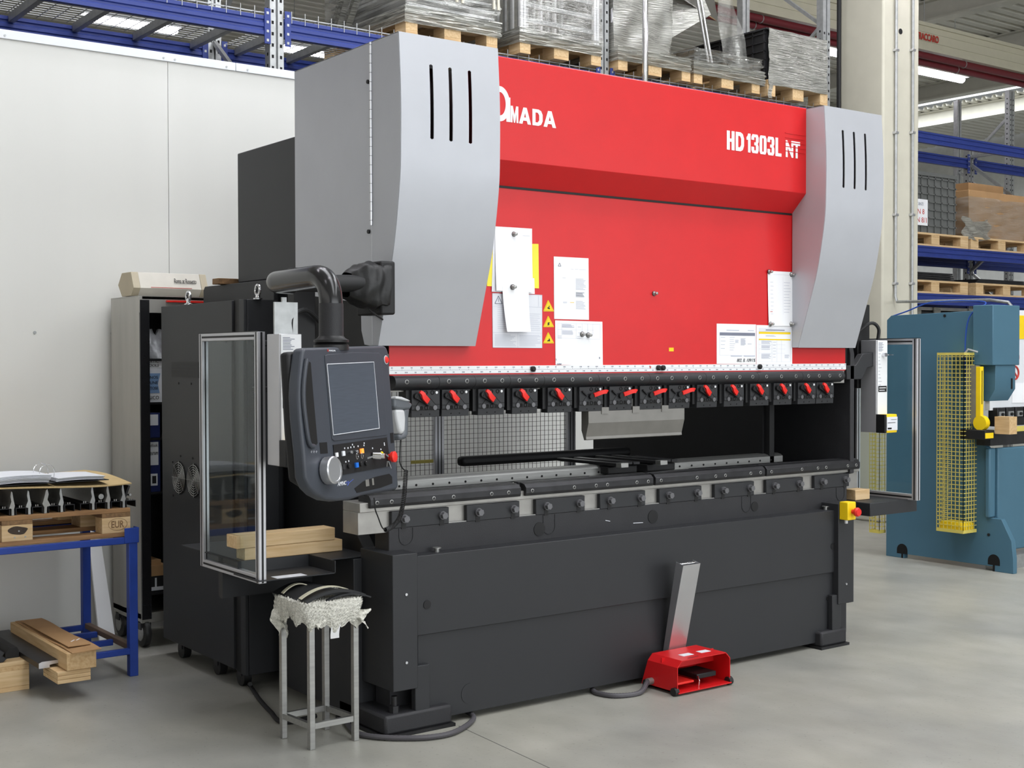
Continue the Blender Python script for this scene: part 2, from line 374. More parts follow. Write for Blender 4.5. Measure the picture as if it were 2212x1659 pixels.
for n_,(x0,x1) in enumerate(((2.8,3.14),(5.575,5.79))):
    mb = MB(); mb.box(x0,x1,4.66,5.06,.012,.095); ft = part('foot_plate', mb, 'charcoal_frame', PB, bevel=.012)
    mb = MB(); mb.box(x0-.01,x1+.01,4.65,5.07,0,.014); part('shim_plate', mb, 'dark_steel', ft)
    xc = 2.955 if n_==0 else 5.675
    mb = MB(); mb.box(xc,xc+.075,4.668,4.70,.09,.285); part('jack_bracket', mb, 'charcoal', ft, bevel=.003)
    bx = 2.87 if n_==0 else 5.755
    part('levelling_bolt', MB().cyl((bx,4.70,.095),(bx,4.70,.125),.022,6).cyl((bx,4.70,.125),(bx,4.70,.165),.013,12), 'dark_steel', ft)
# table plate
TZ = .868
mb = MB(); mb.box(2.895,5.935,yT,4.90,.03,TZ); tp = part('table_plate', mb, 'charcoal_frame', PB, bevel=.004)
mb = MB(); mb.box(2.90,5.93,yT+.001,yT+.012,TZ,TZ+.003); part('table_lip', mb, 'steel', tp)
for px,py in ((1165,1143),(1410,1116),(1630,1094)):
    q = aY(px,py,yT); part('round_plug', MB().cyl((q.x,yT-.003,q.z),(q.x,yT+.004,q.z),.033 if px<1600 else .026,24), 'black', tp)
for px,py in ((877,1160),(1186,1138),(1612,1092),(1815,1068)):
    q = aY(px,py,yT); r = .035
    pts = [(q.x-r,yT-.001,TZ-.004)]+[(q.x+r*math.cos(a),yT-.001,q.z+r*math.sin(a)) for a in [math.pi+i*math.pi/8 for i in range(9)]]+[(q.x+r,yT-.001,TZ-.004)]
    part('weld_slot', MB().tube(pts,.0022,5), 'dark_steel', tp)
for a,b in (((1308,1124),(1318,1126)),((1368,1130),(1389,1129))):
    p=aY(*a,yT-.0005); r=aY(*b,yT-.0005); part('scratch', MB().bar(p,r,.0006,.003), 'paper_grey', tp)
# die base rail (light steel) with clamping plates
mb = MB(); mb.box(2.754,6.05,yT+.02,4.93,TZ-.02,.945); mb.box(2.754,6.05,yT+.004,4.93,.945,.985); rb = part('die_base', mb, 'tool_steel', PB, bevel=.002)
cpx = [(2.908+.3925*i) for i in range(8)]
cme = mesh_of(MB().box(0,.297,-.006,.018,0,.074), 'clamp_plate', 'charcoal')
bme = mesh_of(MB().cyl((0,-.012,0),(0,.004,0),.0185,18).cyl((0,-.03,0),(0,-.012,0),.0155,6), 'bolt', 'bolt_grey')
sme = mesh_of(MB().box(-.012,.012,-.0065,.0,-.045,0), 'bolt_slot', 'black')
for x in cpx:
    c = link('clamp_plate', cme, PB, wm(PB).inverted() @ Matrix.Translation((x,yT+.004,.866)))
    md = c.modifiers.new('b','BEVEL'); md.width = .003; md.segments = 2
    for u in (.06,.258):
        link('bolt', bme, c, Matrix.Translation((u,-.006,.04))); link('bolt_slot', sme, c, Matrix.Translation((u,-.0005,.04)))
# die holder rails
rails = ((2.795,3.596),(3.625,4.424),(4.44,5.237),(5.252,6.031))
for i,(x0,x1) in enumerate(rails):
    prof = [(4.768,.962),(4.764,.975),(4.764,1.0),(4.780,1.016),(4.812,1.022),(4.812,1.008),(4.824,1.008),(4.824,1.022),(4.858,1.022),(4.868,1.0),(4.868,.962)]
    r = part('die_rail', MB().prism('x',prof,x0,x1), 'dark_steel', PB, bevel=.0015, smooth=15)
    for f in (.045,.36,.53,.62,.86,.955) if i else (.04,.13,.4,.53,.79,.91):
        x = x0+f*(x1-x0); part('screw', MB().tube([(x+.0075*math.cos(t),4.763,.985+.0075*math.sin(t)) for t in [j*math.pi/6 for j in range(13)]],.0016,4), 'steel', r)
# ---- ram
mb = MB(); mb.box(2.90,5.915,4.784,4.88,1.455,1.62); ram = part('ram_plate', mb, 'tool_steel', PB, bevel=.002)
mb = MB(); mb.box(2.90,5.917,yR,yR+.004,1.565,2.43); rp_ = part('ram_panel', mb, 'red_paint', PB)
mb = MB(); mb.box(2.896,5.917,4.774,4.782,1.532,1.566); rul = part('ruler', mb, 'white', PB, label='white ruler strip with printed scale')
nums = MB(); 
for i in range(61):
    x = 2.91+i*.05
    nums.box(x-.0006,x+.0006,4.7735,4.775,1.549,1.553)
    for k in range(3 if i%2 else 2):
        nums.box(x+.005*k-.005,x+.005*k-.002,4.7735,4.775,1.556,1.5615)
        nums.box(x+.005*k-.005+.02,x+.005*k-.002+.02,4.7735,4.775,1.536,1.5415)
part('ruler_print', nums, 'ink', rul, smooth=0, kind='stuff')
part('ruler_line', MB().box(2.90,5.91,4.7735,4.775,1.5478,1.5487), 'ink', rul)
for px,py in ((1151,797),(1422,794.5),(1432,794.5),(1641,792)):
    q = aY(px,py,4.77); part('knob', MB().lathe([(.004,0),(.013,.001),(.013,.012),(.009,.016)],(q.x,4.774,q.z),(0,-1,0),16), 'black', rul)
q = aY(1405,794,4.773); part('centre_mark', MB().prism('y',[(q.x-.006,q.z+.006),(q.x+.006,q.z+.006),(q.x,q.z-.006)],4.7725,4.775), 'sign_red', rul)
mb = MB(); mb.box(2.90,5.912,4.776,4.784,1.526,1.532); part('red_edge', mb, 'red_paint', rul)
# black clamping bar, nine lengths
bx = [2.9,3.125,3.318,3.511,3.707,4.04,4.37,4.76,5.15,5.5,5.853]
for i in range(len(bx)-1):
    prof = [(4.79,1.526),(4.762,1.526)]+[(4.762-.034*math.sin(a),1.497+.029*math.cos(a)) for a in [k*math.pi/10 for k in range(1,10)]]+[(4.762,1.462),(4.79,1.462)]
    b = part('clamping_bar', MB().prism('x',prof,bx[i]+.0008,bx[i+1]-.0008), 'charcoal', PB)
    n = max(2,round((bx[i+1]-bx[i])/.1))
    for k in range(n):
        x = bx[i]+(k+.5)*(bx[i+1]-bx[i])/n
        part('socket_screw', MB().tube([(x+.0085*math.cos(t),4.728,1.499+.0085*math.sin(t)) for t in [j*math.pi/6 for j in range(13)]],.0015,4), 'steel', b)
# tool clamps
cl_prof = [(-.035,0),(-.035,-.085),(-.032,-.088),(-.030,-.118),(.02,-.118),(.02,-.06),(.045,-.06),(.045,0)]
TC = {}
tcm = mesh_of(MB().prism('x',cl_prof,0,.146), 'tool_clamp', 'charcoal')
side = mesh_of(MB().box(-.02,0,-.02,.04,-.10,0), 'side_plate', 'black')
def bolts_mesh(): return mesh_of(MB().cyl((0,-.040,-.078),(0,-.034,-.078),.0105,14),'clamp_bolt','bolt_grey')
def holes_mesh():
    mb = MB()
    for x in (.05,.097): mb.cyl((x,-.0358,-.078),(x,-.034,-.078),.0085,14)
    for x in (.074,): mb.tube([(x+.008*math.cos(t),-.0355,-.078+.008*math.sin(t)) for t in [j*math.pi/6 for j in range(13)]],.0022,4)
    for x,z in ((.072,-.012),(.106,-.012)): mb.tube([(x+.008*math.cos(t),-.0355,z+.008*math.sin(t)) for t in [j*math.pi/6 for j in range(13)]],.0022,4)
    for x in (.05,.095): mb.cyl((x,-.0328,-.106),(x,-.030,-.106),.003,8)
    for a,b in (((.0,-.068),(.022,-.068)),((.022,-.068),(.052,-.035)),((.052,-.035),(.094,-.035)),((.094,-.035),(.122,-.064)),((.122,-.064),(.146,-.064))):
        mb.bar((a[0],-.0352,a[1]),(b[0],-.0352,b[1]),.0012,.0022)
    return mesh_of(mb,'socket_group','hole')
bm_, hm_ = bolts_mesh(), holes_mesh()
dot = mesh_of(MB().cyl((.128,-.0375,-.012),(.128,-.034,-.012),.006,12), 'white_dot', 'white')
def lever(closed):
    mb = MB()
    pts = [(.028,-.058,-.006),(.04,-.062,-.016),(.047,-.062,-.03),(.062,-.06,-.044),(.07,-.058,-.05)] if closed else [(.078,-.05,-.04),(.096,-.056,-.034),(.122,-.06,-.026),(.146,-.06,-.024),(.152,-.058,-.027)]
    P = cr(pts,3); n = len(P)
    for i,p in enumerate(P): pass
    k = len(mb.v); w = [.006+.006*min(1,2*i/n) if closed else .0095 for i in range(n)]
    for i,p in enumerate(P):
        d = (P[min(i+1,n-1)]-P[max(i-1,0)]); d.y = 0; d.normalize(); nn = Vector((-d.z,0,d.x))
        for a,b in ((1,-.005),(1,.005),(-1,.005),(-1,-.005)): mb.v.append(tuple(p+nn*w[i]*a+Vector((0,b,0))))
    for i in range(n-1):
        for j in range(4): q=k+i*4; mb.f.append((q+j,q+(j+1)%4,q+4+(j+1)%4,q+4+j))
    mb.f.append((k,k+1,k+2,k+3)); e=k+(n-1)*4; mb.f.append((e+3,e+2,e+1,e))
    return mesh_of(mb,'lever','lever_red')
def pivot(closed):
    mb = MB()
    if closed: mb.bar((.016,-.046,-.03),(.085,-.044,-.066),.012,.012); mb.cyl((.02,-.05,-.026),(.02,-.034,-.026),.013,12)
    else: mb.cyl((.068,-.05,-.046),(.068,-.034,-.046),.014,14); mb.bar((.012,-.042,-.02),(.04,-.04,-.042),.008,.006)
    return mesh_of(mb,'pivot','black')
LV = {1:(lever(1),pivot(1)), 0:(lever(0),pivot(0))}
cxs = [2.994,3.151,3.346,3.537,3.743,3.934,4.123,4.321,4.518,4.715,4.912,5.107,5.290,5.485,5.637]
for i,x in enumerate(cxs):
    c = link('tool_clamp', tcm, PB, wm(PB).inverted() @ Matrix.Translation((x,4.785,1.4625)))
    md = c.modifiers.new('b','BEVEL'); md.width = .0015; md.segments = 1
    op = 0 if i in (5,6,7,8) else 1
    link('lever', LV[op][0], c); link('pivot', LV[op][1], c); link('clamp_bolt', bm_, c, Matrix.Translation((.028,0,0))); link('clamp_bolt', bm_, c, Matrix.Translation((.118,0,0))); tag(link('socket_group', hm_, c), kind='stuff'); link('white_dot', dot, c)
    if i not in (1,14): link('side_plate', side, c)
# ---- red upper cover with slanted underside
prof = [(4.685,2.945),(4.68,2.94),(4.68,2.485),(4.778,2.385),(4.80,2.385),(4.80,2.945)]
uc = part('upper_cover', MB().prism('x',prof,3.316,5.47), 'red_paint', PB, bevel=.002)
part('cover_shadow_gap', MB().box(3.33,5.46,4.776,4.782,2.376,2.386), 'black', uc)
yl = 4.679
a = aY(1066,255,yl); b = aY(1200,270,yl)
# lettering on the cover
zb = aY(1103,262,yl).z
lx = aY(1100,262,yl).x
big = MB()
cxa, cza, R = lx-.052, zb+.072, .062
ring = lambda r, sx: [(cxa+r*sx*math.cos(t), cza+r*math.sin(t)) for t in [j*2*math.pi/36 for j in range(36)]]
o_, i_ = ring(.078,.72), ring(.052,.62)
big.add([(x,yl-.0005,z) for x,z in o_]+[(x,yl-.0005,z) for x,z in i_], [(j,(j+1)%36,36+(j+1)%36,36+j) for j in range(36)])
big.prism('y',[(cxa+.036,zb-.004),(cxa+.058,zb-.004),(cxa+.058,zb+.105),(cxa+.036,zb+.105)],yl-.0006,yl+.0005)
part('logo_mark', big, 'white', uc, smooth=0)
mir = lambda P: [(1-x,y) for x,y in P]
_A = [(0,0),(.36,1),(.5,1),(.5,.68),(.42,.4),(.5,.4),(.5,.2),(.35,.2),(.28,0)]
_0 = [(.5,1),(.15,1),(0,.85),(0,.15),(.15,0),(.5,0),(.5,.14),(.38,.14),(.38,.86),(.5,.86)]
_D = [(0,0),(0,1),(.6,1),(.85,.92),(1,.7),(1,.3),(.85,.08),(.6,0),(.30,0),(.30,.2),(.52,.2),(.66,.34),(.66,.66),(.52,.8),(.30,.8),(.30,0)]
GLY = {'M':[[(0,0),(0,1),(.28,1),(.5,.45),(.72,1),(1,1),(1,0),(.76,0),(.76,.55),(.58,0),(.42,0),(.24,.55),(.24,0)]],
 'A':[_A,mir(_A)], 'D':[[(0,0),(0,1),(.3,1),(.3,0)],[(.3,1),(.6,1),(.85,.92),(1,.7),(1,.3),(.85,.08),(.6,0),(.3,0),(.3,.2),(.52,.2),(.66,.34),(.66,.66),(.52,.8),(.3,.8)]],
 'H':[[(0,0),(0,1),(.38,1),(.38,.6),(.62,.6),(.62,1),(1,1),(1,0),(.62,0),(.62,.43),(.38,.43),(.38,0)]],
 '1':[[(.4,0),(.4,.66),(0,.66),(0,.8),(.25,.86),(.42,1),(1,1),(1,0)]],
 '3':[[(0,.70),(0,.85),(.15,1),(.85,1),(1,.85),(1,.62),(.88,.5),(1,.38),(1,.15),(.85,0),(.15,0),(0,.15),(0,.33),(.38,.33),(.38,.15),(.62,.15),(.62,.42),(.4,.42),(.4,.58),(.62,.58),(.62,.85),(.38,.85),(.38,.70)]],
 '0':[_0,mir(_0)], 'L':[[(0,0),(0,1),(.42,1),(.42,.17),(1,.17),(1,0)]]}
def glyph(ch, x0, x1, z0, h):
    mb = MB()
    for P in GLY[ch]: mb.prism('y',[(x0+(x1-x0)*a,z0+h*b) for a,b in P],yl-.0008,yl+.0004)
    return part('letter', mb, 'white', uc, smooth=0)
for ch,a,b in (('M',1103,1119.5),('A',1121,1147),('D',1150,1172),('A',1174,1201)): glyph(ch, aY(a,262,yl).x, aY(b,262,yl).x, zb-.004, .074)
m0 = aY(1570,322,yl); hh = aY(1572,281,yl).z-m0.z
for ch,a,b in (('H',1570,1586.5),('D',1589,1607),('1',1612.5,1621),('3',1623,1638.5),('0',1640.5,1655.5),('3',1657.5,1672.5),('L',1675,1688)): glyph(ch, aY(a,322,yl).x, aY(b,322,yl).x, m0.z-.002, hh)
n0 = aY(1697,339,yl); n1 = aY(1728,343,yl)
text('series_lettering', 'NT', .165, (n0.x,yl-.0005,n0.z), (1,0,0), (0,0,1), 'white', uc, bold=.008, fit=(n1.x-n0.x,aY(1699,303,yl).z-n0.z))
for k in range(5):
    part('letter_stripe', MB().box(n0.x-.004,n0.x+.15,yl-.0022,yl-.0008,n0.z+.03+k*.024,n0.z+.034+k*.024), 'red_paint', uc)
# ---- grey side covers
fp = cr([(4.56,2.94),(4.546,2.70),(4.546,2.5),(4.555,2.33),(4.60,2.08),(4.655,1.90),(4.735,1.655)],5)
fp = [(p[0],p[1]) for p in fp]
def front_y(z):
    for a,b in zip(fp,fp[1:]):
        if b[1] <= z <= a[1]: t = (a[1]-z)/(a[1]-b[1]); return a[0]+(b[0]-a[0])*t
    return fp[-1][0] if z < fp[-1][1] else fp[0][0]
def grey_cover(name, x0, x1, slots, zs0, zs1):
    r = .0085
    zr = sorted(set([p[1] for p in fp]+[zs0,zs1,zs0+r*.3,zs0+r,zs1-r,zs1-r*.3]), reverse=True)
    xs = [x0]
    for s in slots: xs += [s-r, s-.5*r, s+.5*r, s+r]
    xs.append(x1)
    mb = MB(); idx = {}
    for j,z in enumerate(zr):
        for i,x in enumerate(xs): idx[i,j] = len(mb.v); mb.v.append((x,front_y(z),z))
    for j in range(len(zr)-1):
        zm = (zr[j]+zr[j+1])/2
        for i in range(len(xs)-1):
            xm = (xs[i]+xs[i+1])/2
            near = min(slots, key=lambda s: abs(s-xm)); d = abs(near-xm)
            if d < r:
                e = min(zm-zs0, zs1-zm)
                if e > 0 and (d < .4*r or e > r*.35): continue
            mb.f.append((idx[i,j],idx[i+1,j],idx[i+1,j+1],idx[i,j+1]))
    me_part = part(name, mb, 'silver_paint', PB, solid=.003)
    return me_part
def slots_of(pxs, yy): return [aY(px,py,4.55).x for px,py in pxs]
sl = slots_of(((931,220),(972,226),(1014,232)),0)
zt = aY(972,146,4.55).z; zb_ = aY(972,306,4.55).z
gl = grey_cover('side_cover', 2.817, 3.318, sl, zb_, zt)
sr = slots_of(((1820,345),(1844,350),(1868,353)),0)
gr_ = grey_cover('side_cover', 5.464, 5.945, sr, zb_, zt)
outer = fp+[(4.80,1.655),(4.845,1.66),(4.87,1.72),(4.875,1.84),(5.48,1.905),(5.48,2.94)]
part('cover_side', MB().prism('x',outer,2.8155,2.8185), 'silver_paint', gl)
part('cover_top', MB().box(2.8155,3.32,4.56,5.48,2.938,2.941), 'silver_paint', gl)
inner = fp+[(4.775,1.655),(4.775,2.94)]
part('cover_inner', MB().prism('x',inner,3.3165,3.3195), 'silver_paint', gl)
part('cover_inner', MB().prism('x',inner,5.4625,5.4655), 'silver_paint', gr_)
part('cover_side', MB().prism('x',outer,5.9435,5.9465), 'silver_paint', gr_)
part('cover_top', MB().box(5.4625,5.9465,4.56,5.48,2.938,2.941), 'silver_paint', gr_)
part('cover_bottom', MB().box(2.82,3.316,4.737,4.778,1.655,1.658), 'charcoal', gl)
part('cover_bottom', MB().box(5.467,5.943,4.737,4.778,1.655,1.658), 'charcoal', gr_)
# piano hinge and screws on the left cover
hz0 = 2.165
hg = part('piano_hinge', MB().cyl((2.812,4.778,hz0),(2.812,4.778,2.938),.006,8), 'aluminium', gl)
for k in range(20): part('hinge_joint', MB().cyl((2.812,4.778,hz0+.02+k*.039),(2.812,4.778,hz0+.0215+k*.039),.0066,8), 'black', hg)
part('panel_seam', MB().box(2.8145,2.816,4.776,4.7795,1.66,hz0), 'aluminium', gl)
for z in (2.775,2.14): part('screw', MB().cyl((2.808,4.80,z),(2.817,4.80,z),.009,10), 'black', gl)
part('mirror_edge', MB().box(5.474,5.478,4.655,4.67,2.55,2.70), 'white', gr_)
# inner machinery behind the slots and the rear of the covers
part('cylinder_housing', MB().box(2.95,3.28,4.92,5.4,1.9,2.9), 'black', PB, bevel=.01)
part('cylinder_housing', MB().box(5.5,5.9,4.92,5.4,1.9,2.9), 'black', PB, bevel=.01)
# ---- dark frames
part('rear_housing', MB().box(2.874,5.9,5.5,6.237,1.992,2.66), 'charcoal', PB, bevel=.006)
sp = [(5.774,.06),(5.774,1.989),(6.60,1.989),(6.62,1.97),(6.62,.06)]
part('frame_side_left', MB().prism('x',sp,2.848,2.872), 'charcoal', PB, bevel=.003)
part('frame_side_left', MB().prism('x',[(5.0,.06),(5.0,.75),(5.2,.95),(5.2,1.5),(4.95,1.66),(4.95,2.0),(5.77,2.0),(5.77,.06)],2.90,2.96), 'black', PB, bevel=.003)
part('frame_side_right', MB().prism('x',[(4.93,.06),(4.93,.9),(4.77,.94),(4.77,1.62),(4.79,1.70),(4.76,2.9),(6.6,2.9),(6.6,.06)],5.95,5.985), 'charcoal_frame', PB, bevel=.003)
part('throat_cover', MB().box(5.6,5.64,5.06,6.62,.06,2.0), 'black', PB, bevel=.003)
part('throat_post', MB().box(5.585,5.6,5.10,5.14,1.0,1.9), 'black', PB)
part('rear_beam', MB().box(2.9,5.9,4.9,4.96,1.62,2.9), 'black', PB)
# side box and tray on the left
part('side_box', MB().box(2.80,2.90,4.92,5.62,.04,.728).box(2.90,2.985,4.92,5.0,.04,.728), 'charcoal', PB, bevel=.003)
ZT = .732
tr = part('side_shelf', MB().box(2.35,2.90,5.12,5.74,ZT,ZT+.004).box(2.69,2.90,4.93,5.12,ZT,ZT+.004), 'charcoal', PB, label='dark steel shelf beside the table')
part('shelf_front', MB().box(2.35,2.69,5.118,5.122,.685,ZT+.004), 'charcoal', tr)
part('shelf_lip', MB().box(2.33,2.69,4.88,5.12,.682,.686), 'charcoal', tr)
part('shelf_cheek', MB().box(2.686,2.69,4.88,5.12,.682,ZT+.004), 'charcoal', tr)
part('shelf_sticker', MB().box(2.42,2.56,4.89,4.95,.686,.6866), 'paper_grey', tr)
part('shelf_bracket', MB().box(2.36,2.90,5.3,5.34,.55,.73), 'charcoal', tr)
# ---- safety side guards (aluminium frame + clear pane)
mat('extrusion', (196,196,200), .35, .55, var=.03)
def guard(x, ya, yb, z0, z1, lab):
    g = part('side_guard', MB().box(x-.003,x+.003,ya+.03,yb-.03,z0+.03,z1-.03), 'glass', PB, smooth=0, label=lab)
    w = .034
    for y in (ya,yb-w):
        part('frame_post', MB().box(x-w/2,x+w/2,y,y+w,z0,z1), 'extrusion', g, bevel=.002)
        for s in (-1,1):
            part('frame_groove', MB().box(x+s*w/2-.0006,x+s*w/2+.0006,y+.0125,y+.0215,z0+.002,z1-.002), 'black', g)
        part('frame_groove', MB().box(x-.0045,x+.0045,y-.0006,y+.0006,z0+.002,z1-.002), 'black', g)
    for z in (z0,z1-w):
        part('frame_rail', MB().box(x-w/2,x+w/2,ya+w,yb-w,z,z+w), 'extrusion', g, bevel=.002)
        for s in (-1,1): part('frame_groove', MB().box(x+s*w/2-.0006,x+s*w/2+.0006,ya+w,yb-w,z+.0125,z+.0215), 'black', g)
    part('frame_cap', MB().box(x-w/2,x+w/2,ya,yb,z1,z1+.003), 'black', g)
    return g
gL = guard(2.36, 4.90, 5.50, .67, 1.712, 'clear pane in silver aluminium frame')
for z in (1.665,1.47): 
    part('hinge_knob', MB().box(2.378,2.47,5.0,5.03,z-.012,z+.012), 'black', gL, bevel=.004)
gR = guard(6.35, 4.60, 5.06, .772, 1.709, 'clear pane in silver aluminium frame')
part('guard_bracket', MB().box(5.99,6.42,4.66,4.98,.70,.775), 'charcoal', PB, bevel=.004)
# ---- laser guarding heads on both ram ends
def laser(x, w, ysign, lab, arm):
    xa, xb = x, x+w
    l = part('laser_guard', MB().box(xa,xb,4.75,4.86,1.165,1.70), 'extrusion', PB, bevel=.003, label=lab)
    part('front_plate', MB().box(xa+.006,xb-.006,4.744,4.75,1.17,1.698), 'white', l)
    pr = MB()
    for k in range(9): pr.box(xa+.014,xa+.014+random.uniform(.03,.055)*w/.1,4.7432,4.7442,1.684-k*.006,1.6865-k*.006)
    for k in range(12): pr.box(xa+.014,xa+.014+random.uniform(.01,.03),4.7432,4.7442,1.62-k*.02,1.622-k*.02)
    part('label_print', pr, 'ink', l, smooth=0, kind='stuff')
    part('logo_plate', MB().box(xa+.012,xb-.012,4.7428,4.7445,1.40,1.435), 'ink_black', l)
    part('logo_print', MB().box(xa+.02,xb-.02,4.7420,4.7430,1.421,1.426).box(xa+.02,xb-.03,4.7420,4.7430,1.408,1.412), 'white', l, smooth=0, kind='stuff')
    hd = part('sensor_head', MB().box(xa-.004,xa+.014,4.685,4.748,1.165,1.272), 'black', l, bevel=.003)
    part('sensor_shell', MB().box(xa+.014,xa+.112,4.687,4.743,1.165,1.272), 'yellow', l, bevel=.005)
    part('sensor_face', MB().box(xa+.014,xa+.110,4.683,4.688,1.180,1.257), 'paper_grey', hd)
    part('sensor_print', MB().box(xa+.02,xa+.055,4.682,4.6835,1.186,1.196).box(xa+.02,xa+.09,4.682,4.6835,1.222,1.225).box(xa+.05,xa+.10,4.682,4.6835,1.24,1.242), 'ink_black', hd, smooth=0, kind='stuff')
    part('laser_cable', MB().tube(cr([(xb-.02,4.80,1.70),(xb-.015,4.80,1.77),(xb-.06 if ysign>0 else xb+.06,4.82,1.80),(xb-.14 if ysign>0 else xb+.16,4.86,1.74)],5),.010,8), 'black', l)
    return l
lR = laser(6.155, .10, 1, 'silver and white laser post with yellow head', None)
part('key_switch', MB().cyl((6.21,4.744,1.615),(6.21,4.722,1.615),.012,12).box(6.212,6.25,4.70,4.722,1.613,1.617), 'chrome', lR)
lL = laser(2.365, .102, -1, 'silver and white laser post with yellow head', None)
part('bracket_plate', MB().box(2.365,2.47,4.79,4.80,1.70,1.83).box(2.40,2.42,4.79,4.80,1.83,1.85), 'galvanised', lL)
# swan-necked carrier at the right ram end, black column behind
arm = [(5.92,1.475),(5.92,1.555),(6.0,1.555),(6.06,1.62),(6.16,1.63),(6.16,1.55),(6.10,1.54),(6.07,1.50),(6.05,1.475)]
part('carrier_arm', MB().prism('y',arm,4.77,4.81), 'charcoal', PB, bevel=.003)
part('guide_column', MB().box(6.14,6.25,4.87,4.93,1.42,1.91), 'black', PB, bevel=.004)
part('guide_column', MB().box(2.50,2.60,4.88,4.94,1.30,1.98), 'black', PB, bevel=.004)
part('carrier_arm', MB().box(2.42,2.93,4.80,4.88,1.49,1.56), 'black', PB, bevel=.004)
part('ram_end_cover', MB().box(5.93,5.99,4.79,4.86,1.56,1.66), 'black', PB, bevel=.004)
part('info_sticker', MB().box(2.498,2.4995,4.885,4.915,1.60,1.612), 'yellow', PB)
# ---- emergency stop box on the right corner
q = aY(1831,1103,4.63)
es = part('emergency_stop_box', MB().box(q.x-.035,q.x+.035,4.60,4.66,q.z-.05,q.z+.05), 'yellow', PB, bevel=.005, label='yellow emergency stop box')
part('stop_button', MB().lathe([(.012,0),(.012,.02),(.024,.022),(.026,.035),(.02,.045)],(q.x+.005,4.60,q.z-.003),(0,-1,0),18), 'red_plastic', es)
part('cable_gland', MB().cyl((q.x-.012,4.63,q.z-.07),(q.x-.012,4.63,q.z-.05),.009,8), 'paper_grey', es)
# ---- back gauge
part('gauge_beam', MB().box(3.0,5.71,5.10,5.20,.99,1.03), 'charcoal', PB, bevel=.004)
gb = part('gauge_rail', MB().prism('x',[(5.06,1.0),(5.06,1.035),(5.075,1.045),(5.10,1.05),(5.14,1.05),(5.14,1.0)],3.0,4.36), 'steel', PB)
for k in range(14): part('rail_hole', MB().cyl((3.12+k*.092,5.058,1.015),(3.12+k*.092,5.062,1.015),.0055,10), 'hole', gb)
gb = part('gauge_rail', MB().prism('x',[(5.06,1.0),(5.06,1.035),(5.075,1.045),(5.10,1.05),(5.14,1.05),(5.14,1.0)],4.72,5.71), 'steel', PB)
for k in range(10): part('rail_hole', MB().cyl((4.8+k*.09,5.058,1.015),(4.8+k*.09,5.062,1.015),.0055,10), 'hole', gb)
part('gauge_table', MB().box(4.25,4.95,4.93,5.06,.985,1.0), 'steel', PB, bevel=.003)
part('cable_chain', MB().prism('x',[(5.9,1.0),(5.9,1.055),(5.97,1.055),(5.97,1.0)],4.05,5.3), 'black', PB, bevel=.02)
for x0 in (4.33,4.60):
    M = Matrix.Translation((x0,5.0,1.05))
    c = part('gauge_carriage', MB().box(0,.20,0,.2,-.045,-.005,M), 'black', PB, bevel=.006)
    part('gauge_finger', MB().prism('z',[(.0,-.06),(.05,-.09),(.05,.42),(.0,.42)],.0,.016,M), 'dark_steel', c, bevel=.002)
    part('gauge_finger', MB().prism('z',[(.08,-.04),(.13,-.04),(.13,.38),(.08,.38)],.004,.018,M), 'dark_steel', c, bevel=.002)
    part('gauge_finger', MB().box(.155,.2,-.02,.3,.0,.014,M), 'dark_steel', c, bevel=.002)
    part('finger_tip', MB().box(.0,.05,-.10,-.06,-.004,.02,M), 'steel', c, bevel=.002)
# ---- punch clamped in the middle
pv = [(4.756,1.345),(4.756,1.288),(4.776,1.222),(4.774,1.208),(4.79,1.204),(4.81,1.25),(4.81,1.345),(4.80,1.345),(4.80,1.40),(4.78,1.40),(4.78,1.345)]
pt = thing('bending_punch', 'broad grey steel bending punch hanging from the ram clamps', 'punch', (3.99,4.78,1.2))
part('blade', MB().prism('x',pv,3.995,4.63), 'punch_steel', pt, bevel=.001, smooth=8)
for x in (4.095,4.295,4.49): part('tang', MB().box(x-.02,x+.025,4.752,4.765,1.33,1.362), 'punch_steel', pt)
# ================================================================== papers and magnets on the ram
def paper(name, pts, label, y=yR-.001, m='paper', th=.0008, bow=0, cat='paper', group='papers on the red ram panel'):
    a,b,c,d = [aY(px,py,y) for px,py in pts]   # tl, tr, br, bl
    mb = MB()
    def fn(u,v):
        p = (a*(1-u)+b*u)*(1-v)+(d*(1-u)+c*u)*v
        return (p.x, y-bow*v*v-.0015*math.sin(u*3.1)*(1 if bow else 0), p.z)
    mb.grid(fn,6,8)
    t = thing(name, label, cat, (a.x,y,d.z), group=group)
    part('sheet', mb, m, t, solid=th)
    return t, (lambda u,v: (a*(1-u)+b*u)*(1-v)+(d*(1-u)+c*u)*v)
def printing(t, f, rects, y, m='ink', name='printing'):
    mb = MB()
    for u0,v0,u1,v1 in rects:
        mb.add([(f(u,v).x, y, f(u,v).z) for u,v in ((u0,v0),(u1,v0),(u1,v1),(u0,v1))],[(0,1,2,3)])
    return part(name, mb, m, t, smooth=0, kind='stuff' if len(rects) > 1 else None)
rnd = random.Random(3)
def lines(u0,u1,v0,v1,n,h=.006): return [(u0,v0+(v1-v0)*i/n,u0+(u1-u0)*rnd.uniform(.7,1),v0+(v1-v0)*i/n+h) for i in range(n)]
def frame(u0,v0,u1,v1,w=.004): return [(u0,v0,u1,v0+w),(u0,v1-w,u1,v1),(u0,v0,u0+w,v1),(u1-w,v0,u1,v1)]
Yp = yR-.0023
